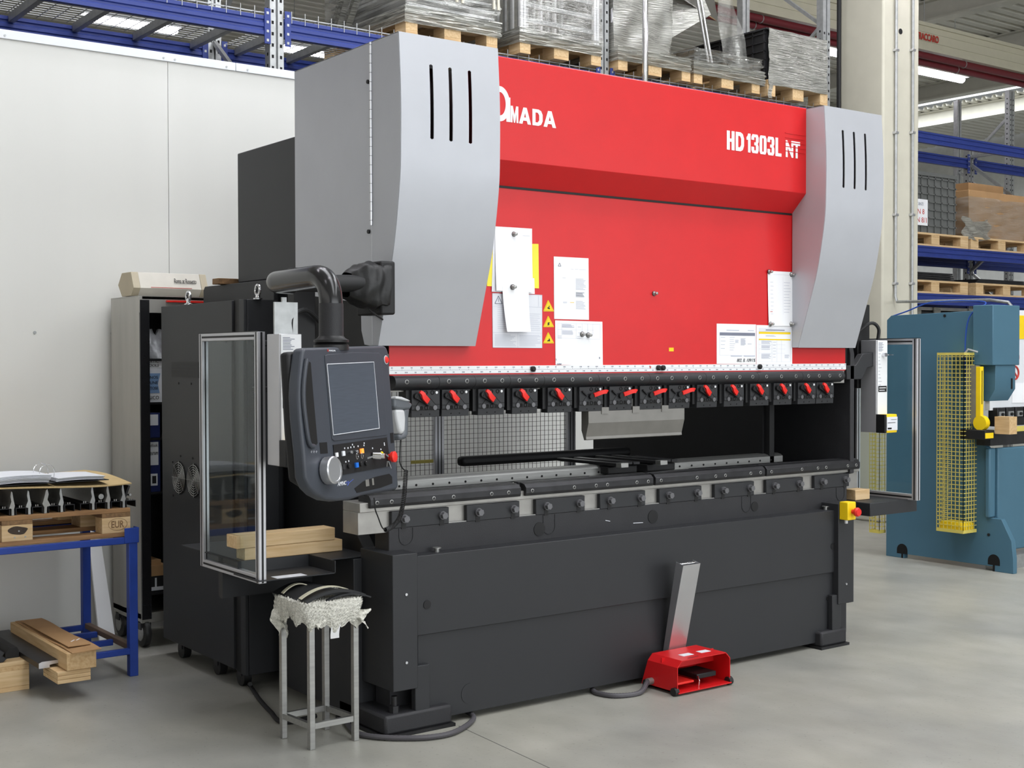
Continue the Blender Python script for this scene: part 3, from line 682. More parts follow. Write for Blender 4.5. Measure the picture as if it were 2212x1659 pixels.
# multi-language warning board behind the hanging sheets
t,f = paper('warning_board', ((1063,633),(1171,637),(1171,752),(1064,751)), 'pale instruction board with warning triangle behind a hanging white sheet', m='paper_grey', cat='sign')
printing(t,f, lines(.1,.45,.22,.68,12)+lines(.72,.98,.36,.70,9)+lines(.04,.48,.76,.98,9,.008)+lines(.53,.98,.76,.98,9,.008), Yp, 'ink_pale')
printing(t,f, frame(0.0,0.0,1,1,.006)+[(.5,.72,.504,1),(0,.72,1,.724),(.02,.24,.3,.243),(.92,.02,.925,.22),(.72,.23,1,.235)], Yp, 'ink_pale', 'ruling')
tri = MB(); P = lambda u,v: (f(u,v).x,Yp-.0002,f(u,v).z)
for A,B in (((.05,.19),(.12,.05)),((.12,.05),(.19,.19)),((.05,.19),(.19,.19)),((.12,.09),(.12,.16))): tri.bar(P(*A),P(*B),.0008,.003)
part('warning_triangle', tri, 'ink', t)
t,f = paper('yellow_notice', ((1052,525),(1163,527),(1164,623),(1052,618)), 'yellow sheet showing at both sides of the pinned white paper', m='yellow_paper', y=yR-.002)
t,f = paper('punched_sheet', ((1066,494),(1110,496),(1106,633),(1062,630)), 'narrow punched edge of plastic sleeve beside the pinned white sheets', y=yR-.0035, m='paper_grey')
printing(t,f,[(.08,.08+.1*k,.14,.095+.1*k) for k in range(9)], yR-.0042, 'sign_red','punch_holes')
t,f = paper('white_sheet', ((1108,600),(1154,601),(1155,635),(1108,634)), 'corner of a white printed sheet under the topmost paper', y=yR-.003)
t,f = paper('white_sheet', ((1069,489),(1149,494),(1149,632),(1070,628)), 'tall white paper held by one magnet above the instruction board', y=yR-.0055, bow=.008)
printing(t,f,lines(.24,.34,.38,.46,5)+lines(.48,.66,.38,.46,6,.008)+lines(.74,.9,.38,.47,6)+lines(.24,.34,.53,.57,3)+lines(.74,.9,.53,.57,3)+lines(.24,.34,.66,.70,3)+lines(.74,.9,.66,.70,3)+[(.3,.11,.6,.118),(.72,.115,.93,.12)], yR-.0075,'ink_pale')
t,f = paper('white_sheet', ((1085,619),(1142,622),(1141,717),(1090,717)), 'curling blank white sheet hanging over the instruction board', y=yR-.014, bow=.02)
for k,py in enumerate((651,685,720)):
    u = [aY(px,p_,yR-.0006) for px,p_ in ((1184,py-1+4),(1174,py+21),(1196,py+21))]
    u = [aY(1184,py-2,yR-.0006),aY(1174,py+21,yR-.0006),aY(1196,py+21,yR-.0006)]
    c = (u[0]+u[1]+u[2])/3
    st = part('warning_sticker', MB().prism('y',[(p.x,p.z) for p in u],yR-.0012,yR-.0002), 'ink_black', PB, label='yellow triangular warning sticker')
    part('sticker_field', MB().prism('y',[((c+(p-c)*.86).x,(c+(p-c)*.86).z) for p in u],yR-.0018,yR-.001), 'yellow', st)
    s = .008
    if k==0: sh=[(-1.2,.2),(-.2,.3),(.4,1.4),(.8,1.2),(.4,.1),(1.2,-.2),(.6,-.8),(-.6,-.4)]
    elif k==1: sh=[(-1.1,-.8),(-.4,-.2),(-.9,.4),(.2,.9),(1.1,.5),(.2,.1),(.8,-.5),(-.2,-.9)]
    else: sh=[(-1.4,-.8),(-.6,-.2),(.1,.1),(.3,1.0),(.8,.6),(1.2,-.8)]
    part('pictogram', MB().prism('y',[(c.x+a*s,c.z-.002+b*s) for a,b in sh],yR-.0024,yR-.0016), 'ink_black', st)
    rim = MB()
    for i in range(3): rim.bar((u[i].x,yR-.0008,u[i].z),(u[(i+1)%3].x,yR-.0008,u[(i+1)%3].z),.0012,.003)
    part('sticker_rim', rim, 'yellow', st)
t,f = paper('table_sheet', ((1196,554),(1271,558),(1272,691),(1197,689)), 'tall white printed sheet hung above the sheet marked L and R', y=yR-.0012)
printing(t,f,lines(.62,.93,.34,.53,9,.007)+lines(.62,.9,.70,.84,7,.007)+lines(.25,.4,.72,.75,2)+[(.48,.186,.56,.19),(.6,.186,.7,.19),(.72,.188,.92,.192),(.24,.335,.33,.34)], Yp-.0006,'ink_pale')
printing(t,f,lines(.62,.9,.56,.64,5,.008), Yp-.0006,'ink','bold_printing'); printing(t,f,[(.45,.722,.57,.73)],Yp-.0006,'yellow','highlight')
tri = MB(); P = lambda u,v: (f(u,v).x,Yp-.0008,f(u,v).z)
for A,B in (((.12,.15),(.16,.10)),((.16,.10),(.20,.15)),((.12,.15),(.20,.15))): tri.bar(P(*A),P(*B),.0006,.002)
part('warning_triangle', tri, 'ink', t)
t,f = paper('table_sheet', ((1199,692),(1301,695),(1302,790),(1200,788)), 'white sheet with two magnets and the letters L and R', y=yR-.0014)
printing(t,f,lines(.14,.40,.08,.16,6,.008)+lines(.14,.40,.22,.32,6,.008)+[(.47,.13,.54,.14),(.48,.26,.53,.27),(.05,.345,.13,.355),(.45,.345,.52,.355),(.05,.385,.13,.395),(.45,.385,.52,.395)]+frame(.05,.06,.95,.40,.003)+[(.13,.06,.133,.33),(.43,.06,.433,.4),(.05,.2,.8,.203),(.56,.06,.563,.33),(.68,.06,.683,.33),(.79,.06,.793,.33)], Yp-.0008,'ink_pale')
for s_,px,py,h in (('L',1201,778,.011),('R',1294,775,.012),('CLIPUF',1203,788,.009)):
    q = aY(px,py,Yp-.0008); text('lettering', s_, h, (q.x,Yp-.0008,q.z), (1,0,0),(0,0,1), 'ink', t, bold=.0003)
def form(pts, label, y):
    t,f = paper('printed_form', pts, label, y=y); return t,f
t,f = form(((1548,699),(1633,701),(1633,786),(1548,786)), 'printed form with grey heading and handwriting at its foot', yR-.0012)
printing(t,f,[(.07,.215,.97,.29)],Yp-.0005,'ink','heading_band')
printing(t,f,frame(.07,.29,.97,.79,.004)+lines(.1,.22,.33,.7,4,.012)+lines(.32,.46,.33,.7,7,.01)+lines(.46,.56,.4,.48,4,.01)+lines(.6,.74,.36,.54,9,.012)+lines(.78,.92,.49,.52,1,.014)+[(.35,.79,.63,.815),(.68,.79,.97,.815),(.24,.15,.56,.17),(.78,.15,.94,.165)],Yp-.0005,'ink_pale')
q = aY(1592,782,Yp-.0006); text('handwriting', '802. B. 109/1%', .02, (q.x,Yp-.0006,q.z), (1,0,0),(0,0,1), 'ink_black', t, shear=.3, fit=(aY(1632,782,Yp).x-q.x,.018))
t,f = form(((1634,702),(1711,704),(1711,786),(1634,786)), 'printed form with two yellow table rows below the pinned sheet', yR-.0012)
printing(t,f,[(.06,.17,.95,.225),(.06,.35,.95,.385)],Yp-.0005,'yellow','highlight_row')
printing(t,f,[(.06,.07,.95,.165)],Yp-.0004,'paper_grey','title_field')
printing(t,f,[(.25,.11,.78,.135)],Yp-.0006,'ink','title')
printing(t,f,frame(.06,.17,.95,.95,.003)+lines(.13,.42,.40,.49,4,.012)+lines(.13,.42,.52,.60,4,.012)+lines(.13,.42,.62,.66,1,.012)+lines(.13,.42,.74,.87,6,.012)+lines(.45,.55,.43,.9,6,.01)+lines(.78,.93,.76,.86,4,.012)+lines(.25,.55,.26,.30,2,.01)+[(.06,.50,.8,.503),(.06,.61,.8,.613),(.06,.72,.8,.723),(.42,.39,.424,.95),(.56,.39,.564,.95),(.69,.39,.694,.95)],Yp-.0005,'ink_pale')
t,f = paper('pinned_sheet', ((1658,585),(1716,588),(1716,704),(1660,704)), 'white sheet pinned by four magnets beside the grey side cover', y=yR-.004, bow=.002)
printing(t,f,lines(.08,.2,.2,.85,9)+lines(.58,.85,.2,.8,11)+[(.55,.1,.553,.85),(.2,.06,.9,.063)],yR-.0075,'ink_pale'); printing(t,f,[(.06,.735,.15,.745)],yR-.0075,'sign_red','red_mark')
part('yellow_sticker', MB().box(aY(1445,750,yR).x,aY(1455,750,yR).x,yR-.001,yR-.0001,aY(1450,759,yR).z,aY(1450,751,yR).z), 'yellow', PB)
for px,py,lab in ((1110,506,'small steel magnet on the tall white paper'),(1109,620,'small blue steel magnet on the curling blank sheet'),(1259,722,'small steel magnet in the table of the sheet marked L and R'),(1272,724,'small steel magnet beside another one on the sheet marked L and R'),
    (1662,587,'small magnet at the upper left corner of pinned sheet'),(1710,593,'small magnet at the upper right corner of pinned sheet'),(1665,700,'small magnet at the lower left corner of pinned sheet'),(1709,700,'small magnet at the lower right corner of pinned sheet'),(1415,634,'lone steel magnet on the bare red panel')):
    yy = yR-.008 if py not in (620,) else yR-.024
    q = aY(px,py,yy)
    yb = yR-.0002 if px==1415 else yR-.0045 if px<1200 or px>1600 else yR-.0024
    t = thing('magnet', lab, 'magnet', (q.x,yR,q.z), group='round steel magnets on the red panel')
    part('cap', MB().lathe([(.010,0),(.012,.003),(.010,.007),(.005,.012),(.005,.016),(.008,.018),(.007,.024),(.003,.026)],(q.x,yb if py!=620 else yR-.018,q.z),(0,-1,0),16), 'steel', t)
    part('base_ring', MB().lathe([(.012,0),(.013,.001),(.013,.003),(.012,.004)],(q.x,yb if py!=620 else yR-.018,q.z),(0,-1,0),16), 'dark_steel', t)
# ================================================================== control pendant on its swivel arm
PC = Vector((2.23,4.07,1.65))
_r3 = Vector((math.cos(math.radians(30)),math.sin(math.radians(30)),0)); _n3 = Vector((_r3.y,-_r3.x,0)); _tl = math.radians(6)
_up = Vector((0,0,1))*math.cos(_tl)-_n3*math.sin(_tl); _nn = _n3*math.cos(_tl)+Vector((0,0,1))*math.sin(_tl)
P0 = PC+_n3*.05
MP = Matrix(((_r3.x,_up.x,_nn.x,P0.x),(_r3.y,_up.y,_nn.y,P0.y),(_r3.z,_up.z,_nn.z,P0.z),(0,0,0,1)))
MPi = MP.inverted()
def fp_uv(px, py, w=0):
    d = ray(px,py); o = P0+_nn*w; t = (o-CAM).dot(_nn)/d.dot(_nn); q = MPi @ (CAM+d*t); return (q.x,q.y)
def zz(pts, w=0): return [fp_uv(580+x/4.147, 720+y/4.147, w) for x,y in pts]      # points read off an enlarged view
mat('pendant_grey', (62,66,74), .42, var=.04, bump=.04, bscale=500)
PD = thing('control_pendant', 'dark grey control pendant with screen and silver handwheel on a pipe arm', 'control panel', M=MP)
out = [(330,128),(1030,108),(1058,118),(1075,170),(1168,1375),(1150,1400),(1000,1425),(850,1452),(740,1490),(620,1502),(520,1490),(430,1445),(370,1385),(330,1290),(318,1100),(283,760),(272,560),(277,420),(300,200),(312,140)]
hs = part('housing', MB().prism('z',zz(out),-.045,0), 'pendant_grey', PD, bevel=.010, seg=3, local=True)
back = [(170,165),(1030,130),(1120,1350),(420,1430),(250,1320),(210,900)]
part('rear_shell', MB().prism('z',zz(back,-.05),-.085,-.045), 'black', PD, bevel=.012, local=True)
cav = [(332,258),(352,250),(376,262),(400,560),(438,985),(425,1000),(370,995),(355,975),(330,820),(318,640),(318,440)]
part('grip_recess', MB().prism('z',zz(cav),-.001,.0012), 'hole', hs, local=True)
gp = [zz([p])[0] for p in ((330,235),(318,300),(302,450),(300,600),(318,780),(350,985),(395,1015))]
part('grip_bar', MB().tube([(u,v,.006) for u,v in [(p[0],p[1]) for p in cr([(a,b) for a,b in gp],4)]],.008,10), 'pendant_grey', hs, local=True)
bz = [(500,200),(520,190),(760,170),(985,176),(1003,200),(1062,900),(1050,915),(585,965),(565,950)]
bzl = part('bezel', MB().prism('z',zz(bz),0,.003), 'pendant_grey', hs, bevel=.002, local=True)
sc_ = zz([(513,278),(932,258),(982,852),(570,912)])
part('screen', MB().prism('z',sc_,.002,.0045), 'screen', PD, local=True)
sl_ = MB(); S = lambda u,v: [((sc_[0][k]*(1-u)+sc_[1][k]*u)*(1-v)+(sc_[3][k]*(1-u)+sc_[2][k]*u)*v) for k in (0,1)]
part('screen_rim', MB().tube([(*p,.005) for p in sc_+sc_[:1]],.0016,5), 'paper_grey', bzl, local=True)
pn = zz([(575,1000),(1055,932),(1088,1190),(600,1278)])
part('switch_panel', MB().prism('z',pn,0,.003), 'black', PD, local=True)
def knob(name, c, r, h, m, par=PD, prof=None, w=.003):
    u,v = zz([c])[0]; part(name, MB().lathe(prof or [(r*.9,0),(r,.002),(r,h-.002),(r*.85,h)],(u,v,w),(0,0,1),20), m, par, local=True)
def key(name, c, s, h, m):
    u,v = zz([c])[0]; part(name, MB().box(u-s,u+s,v-s,v+s,.003,.003+h), m, PD, bevel=.001, local=True)
knob('handwheel', (512,1232), .047, .035, 'aluminium', prof=[(.040,0),(.047,.002),(.0475,.032),(.044,.036),(.038,.036),(.037,.034),(.005,.034)])
knob('emergency_button', (1075,1110), .02, .026, 'red_plastic', prof=[(.012,0),(.012,.012),(.02,.013),(.0205,.024),(.014,.028)])
key('push_key', (598,1090), .0075, .006, 'white'); key('push_key', (658,1078), .0085, .006, 'paper_grey')
mat('lit_orange', (255,150,60), .4, emit=(255,140,50), es=1.2)
mat('key_blue', (30,110,210), .4)
key('lit_key', (822,1055), .0085, .008, 'lit_orange'); key('push_key', (775,1182), .009, .008, 'key_blue'); key('push_key', (660,1200), .009, .006, 'charcoal')
knob('rotary_switch', (708,1190), .009, .008, 'black_gloss'); knob('rotary_switch', (815,1170), .009, .008, 'black_gloss'); knob('rotary_switch', (862,1165), .009, .008, 'black_gloss')
knob('key_lock', (718,1068), .006, .012, 'chrome'); knob('key_lock', (768,1062), .006, .012, 'chrome')
u,v = zz([(930,1098)])[0]
part('selector_lock', MB().cyl((u,v,.003),(u+.012,v-.004,.03),.014,16).cyl((u+.012,v-.004,.03),(u+.017,v-.005,.042),.010,14), 'chrome', PD, local=True)
u,v = zz([(1005,1090)])[0]; part('yellow_tag', MB().lathe([(.012,0),(.013,.001),(.013,.002),(.012,.003)],(u,v,.004),(0,0,1),16), 'yellow', PD, local=True)
for c in ((755,1105),(800,1100)):
    u,v = zz([c])[0]; part('key_ring', MB().tube([(u+.0065*math.cos(a),v+.010*math.sin(a),.018) for a in [i*math.pi/8 for i in range(17)]],.0009,5), 'chrome', PD, local=True)
for c,d in (((985,1090),(1015,1110)),((1010,1150),(1040,1215)),((1000,1150),(1000,1200)),((820,1125),(870,1110))):
    a = zz([c])[0]; b = zz([d])[0]; part('key', MB().bar((*a,.03),(*b,.028),.006,.0012), 'chrome', PD, local=True)
mk = MB()
for c in ((745,998),(850,985),(848,1005),(1030,985),(1032,1000),(675,1030),(705,1028),(730,1022),(758,1018),(795,1012),(925,1030),(685,1152),(712,1145),(1000,1040)):
    u,v = zz([c])[0]; mk.box(u-.0028,u+.0028,v-.0028,v+.0028,.003,.0036)
part('switch_marks', mk, 'paper_grey', PD, local=True, smooth=0, kind='stuff')
rec = zz([(768,1390),(850,1325),(960,1285),(1080,1258),(1105,1285),(1108,1345),(1000,1385),(790,1430)])
rc = part('lower_recess', MB().prism('z',rec,-.001,.0012), 'hole', hs, local=True)
for c,w_,h_ in (((882,1340),.012,.012),((932,1330),.006,.012)):
    u,v = zz([c])[0]; part('port', MB().box(u-w_,u+w_,v-h_,v+h_,.0012,.0022), 'tool_steel', hs, local=True)
part('side_slot', MB().prism('z',zz([(455,980),(522,975),(530,1075),(465,1080)]),-.001,.001), 'hole', hs, local=True)
part('side_slot', MB().prism('z',zz([(1088,895),(1115,890),(1122,980),(1095,985)]),-.001,.001), 'hole', hs, local=True)
u,v = zz([(1052,238)])[0]; part('start_button', MB().lathe([(.013,0),(.013,.004),(.010,.007),(.003,.008)],(u,v,.0),(0,0,1),18), 'red_plastic', hs, local=True)
part('button_ring', MB().tube([(u+.0135*math.cos(a),v+.0155*math.sin(a),.001) for a in [i*math.pi/9 for i in range(19)]],.0014,5), 'paper_grey', hs, local=True)
xv = lambda vec: (MP.to_3x3() @ Vector(vec))
def ptext(s, a, b, h, m, bold=0, shear=0):
    A = zz([a])[0]; B = zz([b])[0]; o = MP @ Vector((A[0],A[1],.0006))
    return text('lettering', s, .02, o, _r3, _up, m, hs, bold=bold, shear=shear, fit=(B[0]-A[0],h))
ptext('MADA', (541,163), (600,162), .006, 'paper_grey')
u,v = zz([(531,153)])[0]; part('logo_mark', MB().tube([(u+.0032*math.cos(a),v+.004*math.sin(a),.0006) for a in [i*math.pi/8 for i in range(17)]],.0009,5), 'sign_red', hs, local=True)
ptext('AMNC', (618,1370), (700,1365), .014, 'paper_grey', shear=.3)
A = [zz([p])[0] for p in ((690,1345),(715,1325),(705,1365),(725,1335),(758,1308))]
part('logo_swash', MB().tube([(p[0],p[1],.0008) for p in cr(A,4)],.0012,5), 'ink_blue', hs, local=True)
sm = MB()
for i in range(3):
    u,v = zz([(385+i*22,1062)])[0]; sm.tube([(u+.003*math.cos(a),v+.003*math.sin(a),.0006) for a in [k*math.pi/5 for k in range(9)]],.0006,4)
part('service_mark', sm, 'paper_grey', hs, local=True, kind='stuff')
# arm
el, bo, zA = Vector((2.25,4.60,1.895)), Vector((2.66,4.60,1.905)), 1.895
def bend(a,b,c,n=8): return [(a*(1-t)**2+b*2*t*(1-t)+c*t*t) for t in [i/n for i in range(n+1)]]
tw = Vector((PC.x,PC.y,0))
p1 = Vector((PC.x,PC.y,zA)); 
pts = bend(el+Vector((.10,0,0)),el,el+Vector((0,-.10,0)),8)+bend(p1+Vector((0,.11,0)),p1,p1+Vector((0,0,-.11)),10)
part('arm_pipe', MB().tube(pts,.042,24), 'black_gloss', PD)
part('arm_pipe', MB().cyl(el+Vector((.09,0,0)),bo,.035,20), 'black', PD)
part('column_sleeve', MB().cyl((PC.x,PC.y,zA-.10),(PC.x,PC.y,PC.z),.0435,24), 'charcoal_frame', PD)
part('swivel_flange', MB().lathe([(.044,.03),(.05,.022),(.062,.016),(.062,.008),(.05,.004),(.062,-.002),(.062,-.02)],(PC.x,PC.y,PC.z),(0,0,1),28), 'rubber', PD)
bt = MB()
def boot(u,v):
    a = 2*math.pi*u; x = 2.61+v*.17
    prof = .045+.040*math.sin(min(1,v*1.35)*math.pi*.62)
    sq = 1/max(abs(math.cos(a)),abs(math.sin(a)))**.55
    rr = prof*sq*(1+.05*math.sin(5*a+9*v)*math.sin(v*3)+.03*math.sin(22*v))
    return (x+.006*math.sin(3*a), 4.64+rr*1.05*math.cos(a), 1.90+rr*1.12*math.sin(a))
bt.grid(boot,40,20)
bo_ = part('rubber_boot', bt, 'rubber', PD, smooth=60)
part('boot_strap', MB().tube([(2.69,4.59,1.80),(2.72,4.58,1.775),(2.76,4.60,1.76)],.004,6), 'rubber', bo_)
part('arm_mount', MB().box(2.74,2.81,4.58,4.78,1.78,2.0), 'black', PD, bevel=.008)
# ---- barcode scanner at the pendant's right edge
def z3(pts, w=-.05): return [fp_uv(820+x/4.096, 770+y/4.096, w) for x,y in pts]
mat('scanner_grey', (92,97,102), .4); mat('scanner_light', (196,198,200), .4)
BS = thing('barcode_scanner', 'grey and white hand scanner with coiled cable at the pendant', 'scanner', M=MP)
part('head', MB().prism('z',z3([(95,362),(140,360),(205,385),(245,415),(255,435),(235,470),(180,475),(120,470),(95,455)]),-.085,-.03), 'scanner_grey', BS, bevel=.010, seg=3, local=True)
part('head_top', MB().prism('z',z3([(95,357),(150,362),(205,385),(230,402),(190,400),(130,385),(95,380)]),-.075,-.025), 'scanner_light', BS, bevel=.004, local=True)
part('grip', MB().prism('z',z3([(108,470),(185,470),(195,560),(190,660),(175,690),(150,690),(135,640),(118,560)]),-.078,-.03), 'scanner_light', BS, bevel=.012, seg=3, local=True)
part('grip_back', MB().prism('z',z3([(188,470),(240,450),(228,560),(226,700),(205,730),(150,745),(140,690),(175,690),(195,660),(200,560)]),-.08,-.034), 'scanner_grey', BS, bevel=.010, seg=3, local=True)
cp = [(185,740),(182,800),(180,880),(180,940),(200,985),(225,1010)]
P3 = [(*p,-.05) for p in z3(cp)]
part('cable', MB().tube([tuple(p) for p in cr(P3,5)],.0025,7), 'black', BS, local=True)
ax = cr([(*p,-.045) for p in z3([(222,1010),(215,1120),(208,1220),(190,1340),(165,1430),(120,1490),(70,1525),(40,1535)])],20)
hel = []
for i in range(len(ax)-1):
    for k in range(3):
        t = k/3; p = ax[i].lerp(ax[i+1],t); a = 2*math.pi*(i*3+k)/8*1.02; d = (ax[i+1]-ax[i]).normalized(); s1 = d.orthogonal().normalized(); s1 = Vector((d.y,-d.x,0)).normalized(); s2 = Vector((0,0,1))
        hel.append(p+(s1*math.cos(a)+s2*math.sin(a))*.0075)
part('coiled_cable', MB().tube(hel,.0022,5), 'black', BS, local=True)
part('cable', MB().tube([tuple(p) for p in cr([(*p,-.045) for p in z3([(40,1535),(10,1510),(-25,1420),(-50,1350),(-60,1250)])],5)],.0025,7), 'black', BS, local=True)
# ================================================================== foot pedal
FPd = thing('foot_pedal', 'red foot pedal box with upright silver handle on the floor', 'foot pedal', (4.44,4.54,0))
xa, xb, ya, yb, zp = 4.262, 4.618, 4.425, 4.66, .165
sec = [(xa,.012),(xa,zp-.03),(xa+.03,zp),(xb-.03,zp),(xb,zp-.03),(xb,.012)]
th = .004
isec = [(xa+th,.016),(xa+th,zp-.032),(xa+.031,zp-th),(xb-.031,zp-th),(xb-th,zp-.032),(xb-th,.016)]
ring_ = sec+isec[::-1]
mb = MB(); n = len(sec)
for y in (ya,yb-.03): mb.v += [(x,y,z) for x,z in sec]+[(x,y,z) for x,z in isec]
for i in range(n-1):
    o = 2*n
    mb.f += [(i,i+1,o+i+1,o+i),(n+i,o+n+i,o+n+i+1,n+i+1),(i,n+i,n+i+1,i+1)]
hood = part('hood', mb, 'red_paint', FPd, bevel=0)
part('hood_back', MB().add([(xa,yb-.03,.012),(xa,yb-.03,zp-.03),(xa+.03,yb-.03,zp),(xb-.03,yb-.03,zp),(xb,yb-.03,zp-.03),(xb,yb-.03,.012),(xa,yb+.015,.012),(xb,yb+.015,.012),(xb-.03,yb+.0,zp-.04),(xa+.03,yb+.0,zp-.04)],[(0,6,7,5),(6,9,8,7),(3,8,9,2),(1,9,6,0),(4,5,7,8),(1,2,9),(3,4,8)]), 'red_paint', FPd, smooth=0)
part('base_plate', MB().box(xa,xb,ya-.01,yb,.012,.018), 'red_paint', FPd)
part('front_lintel', MB().box(xa+.004,xb-.004,ya+.11,ya+.115,.10,zp-.004), 'red_paint', FPd)
part('pedal', MB().box(xa+.02,xa+.13,ya+.02,ya+.17,.045,.055), 'red_plastic', FPd, bevel=.002, label='red pedal plate')
part('pedal', MB().box(xa+.16,xa+.29,ya+.03,ya+.17,.05,.075), 'black', FPd, bevel=.004, label='black pedal plate')
part('safety_catch', MB().tube([(xa+.155,ya+.015,.02),(xa+.155,ya+.01,.05),(xa+.165,ya+.03,.065)],.004,8), 'chrome', FPd)
for x,y in ((xa-.004,ya+.012),(xb+.004,ya+.012),(xa+.004,yb-.02)): part('rubber_foot', MB().cyl((x-.012,y,.02),(x+.012,y,.02),.02,16), 'rubber', FPd)
for x0,x1 in ((.10,.17),(.22,.285)): part('label_plate', MB().box(xa+x0,xa+x1,ya+.06,ya+.10,zp+.0002,zp+.001), 'paper_grey', hood)
part('hood_print', MB().box(xa+.09,xa+.16,ya+.02,ya+.024,zp+.0002,zp+.0008), 'ink_black', hood)
hb = aY(1440,1405,4.66); hb2 = aY(1473,1398,4.66); ht = aX(1476,1222,hb.x); 
xl, xr_ = hb.x, hb2.x+.012
dy = ht.y-4.66; zt_ = ht.z; zb0 = .10
def sh(z): return 4.66+dy*(z-zb0)/(zt_-zb0)
mb = MB()
mb.add([(xl,sh(.09),.09),(xr_,sh(.09),.09),(xr_,sh(zt_),zt_),(xl,sh(zt_),zt_),(xl,sh(.09)+.035,.09),(xr_,sh(.09)+.035,.09),(xr_,sh(zt_)+.05,zt_+.012),(xl,sh(zt_)+.05,zt_+.012)],[(0,1,2,3),(0,3,7,4),(1,5,6,2)])
hd = part('handle_post', mb, 'aluminium', FPd, solid=.003, smooth=0)
part('handle_grip', MB().cyl((xl+.004,sh(zt_)+.035,zt_+.0),(xr_-.004,sh(zt_)+.035,zt_+.0),.008,12), 'chrome', hd)
part('cable_gland', MB().cyl((xa-.03,4.60,.04),(xa+.0,4.60,.04),.016,14), 'tool_steel', FPd)
def hose(name, pts, r, label, m='rubber', n=10):
    P = cr(pts,14); Rr = [r*(1+.08*(i%2)) for i in range(len(P))]
    return part(name, MB().tube(P,Rr,n), m, None, label=label, cat='cable')
mat('hose', (78,76,80), .5)
def g(px,py,z=.012): p = aZ(px,py,z); return (p.x,p.y,z)
part('pedal_cable', MB().tube(cr([(4.235,4.60,.04),g(1380,1497),g(1330,1503),g(1290,1497),(4.0,4.74,.012)],16),[.0115*(1+.1*(i%2)) for i in range(65)],10), 'hose', None, label='grey corrugated cable from the red foot pedal under the press', cat='cable')
hose('floor_cable', [(3.3,4.80,.014),g(1023,1552,.014),g(985,1580,.014),g(930,1592,.014),g(860,1594,.014),g(800,1590,.014),g(765,1580,.014),(2.80,5.02,.014)], .011, 'dark corrugated hose curling around the left machine foot', 'hose')
hose('floor_cable', [(2.70,5.75,.03),g(540,1480),g(560,1510),g(585,1538),g(612,1560),(2.72,5.12,.012)], .010, 'black hose lying below the charcoal electrical cabinet', 'black')
# ================================================================== stool wrapped in bubble foil
ST = thing('work_stool', 'square steel stool with black pad wrapped in bubble foil', 'stool', (2.58,4.83,0))
lx = {(0,0):(2.488,4.725),(1,0):(2.695,4.728),(0,1):(2.470,4.94),(1,1):(2.675,4.945)}
for k,(x,y) in lx.items(): part('leg', MB().box(x-.0125,x+.0125,y-.0125,y+.0125,0,.56), 'steel', ST, bevel=.002)
for a,b in (((0,0),(1,0)),((0,1),(1,1)),((0,0),(0,1)),((1,0),(1,1))):
    p,q = lx[a],lx[b]; part('foot_rail', MB().bar((*p,.095),(*q,.095),.018,.024), 'steel', ST)
    part('seat_rail', MB().bar((*p,.545),(*q,.545),.018,.024), 'steel', ST)
mat('bubble_foil', (214,212,202), .2, var=.2, scale=70, bump=.9, bscale=110)
mat('cushion', (34,35,37), .5, var=.1)
mat('strap', (196,192,170), .6)
cxs_, cys_ = 2.583, 4.835
def foil(u,v):
    a = 2*math.pi*u; c, s_ = math.cos(a), math.sin(a); k = (abs(c)**5+abs(s_)**5)**(-1/5)
    ru = .150*k; fold = math.sin(11*a)*.5+math.sin(19*a+1)*.35+math.sin(5*a+2)*.6
    drop = .098+.020*math.sin(3*a+.5)+.016*fold
    if v < .3: t = v/.3; r = ru*(.55+.45*t); z = .612-.006*t*t
    else:
        t = (v-.3)/.7; r = ru*(1+.05*math.sin(math.pi*t)-.05*t+.035*t*fold); z = .606-drop*t
    w = .0022*math.sin(70*a+31*v)+.0022*math.sin(43*v*2+60*a)
    return (cxs_+(r+w)*c, cys_+(r+w)*s_, z+w)
part('foil_wrap', MB().grid(foil,160,40), 'bubble_foil', ST, smooth=60)
def rag(x,y,w,h,ph):
    return MB().grid(lambda u,v: (x+(u-.5)*w*(1-.5*v)+.014*math.sin(6*v+ph)+.003*math.sin(25*u), y+.018*math.sin(4*u+ph)-.01*v+.004*math.sin(20*v+9*u), .555-h*v*(1+.25*math.sin(7*u+ph))),14,14)
for x,y,w,h,ph in ((2.492,4.70,.075,.055,0),(2.70,4.70,.075,.065,1.5),(2.445,4.915,.07,.10,2.5)): part('foil_scrap', rag(x,y,w,h,ph), 'bubble_foil', ST, smooth=80)
part('foil_strip', MB().grid(lambda u,v:(2.565+u*.04+.004*math.sin(6*v),4.70-.01*math.sin(3*v),.565-.115*v),4,8), 'white', ST, solid=.002, smooth=80)
def pad(y0_,y1_,rise,z0_,x0_,x1_):
    top = lambda u,v: (x0_+(x1_-x0_)*u, y0_+(y1_-y0_)*v, z0_+rise*math.sin(math.pi*(.08+.84*u))**.8)
    return MB().grid(top,20,8)
part('cushion', pad(4.73,5.0,.052,.592,2.45,2.70), 'cushion', ST, solid=.02)
part('strap', pad(4.728,4.752,.056,.604,2.446,2.70), 'strap', ST, solid=.004, label='cream strap')
part('strap', pad(4.90,4.92,.05,.604,2.452,2.60), 'strap', ST, solid=.004, label='cream strap')
part('edge_band', pad(4.702,4.728,.050,.598,2.455,2.735), 'cushion', ST, solid=.012)
part('pad_flap', pad(4.692,4.71,.036,.592,2.53,2.755), 'cushion', ST, solid=.006)
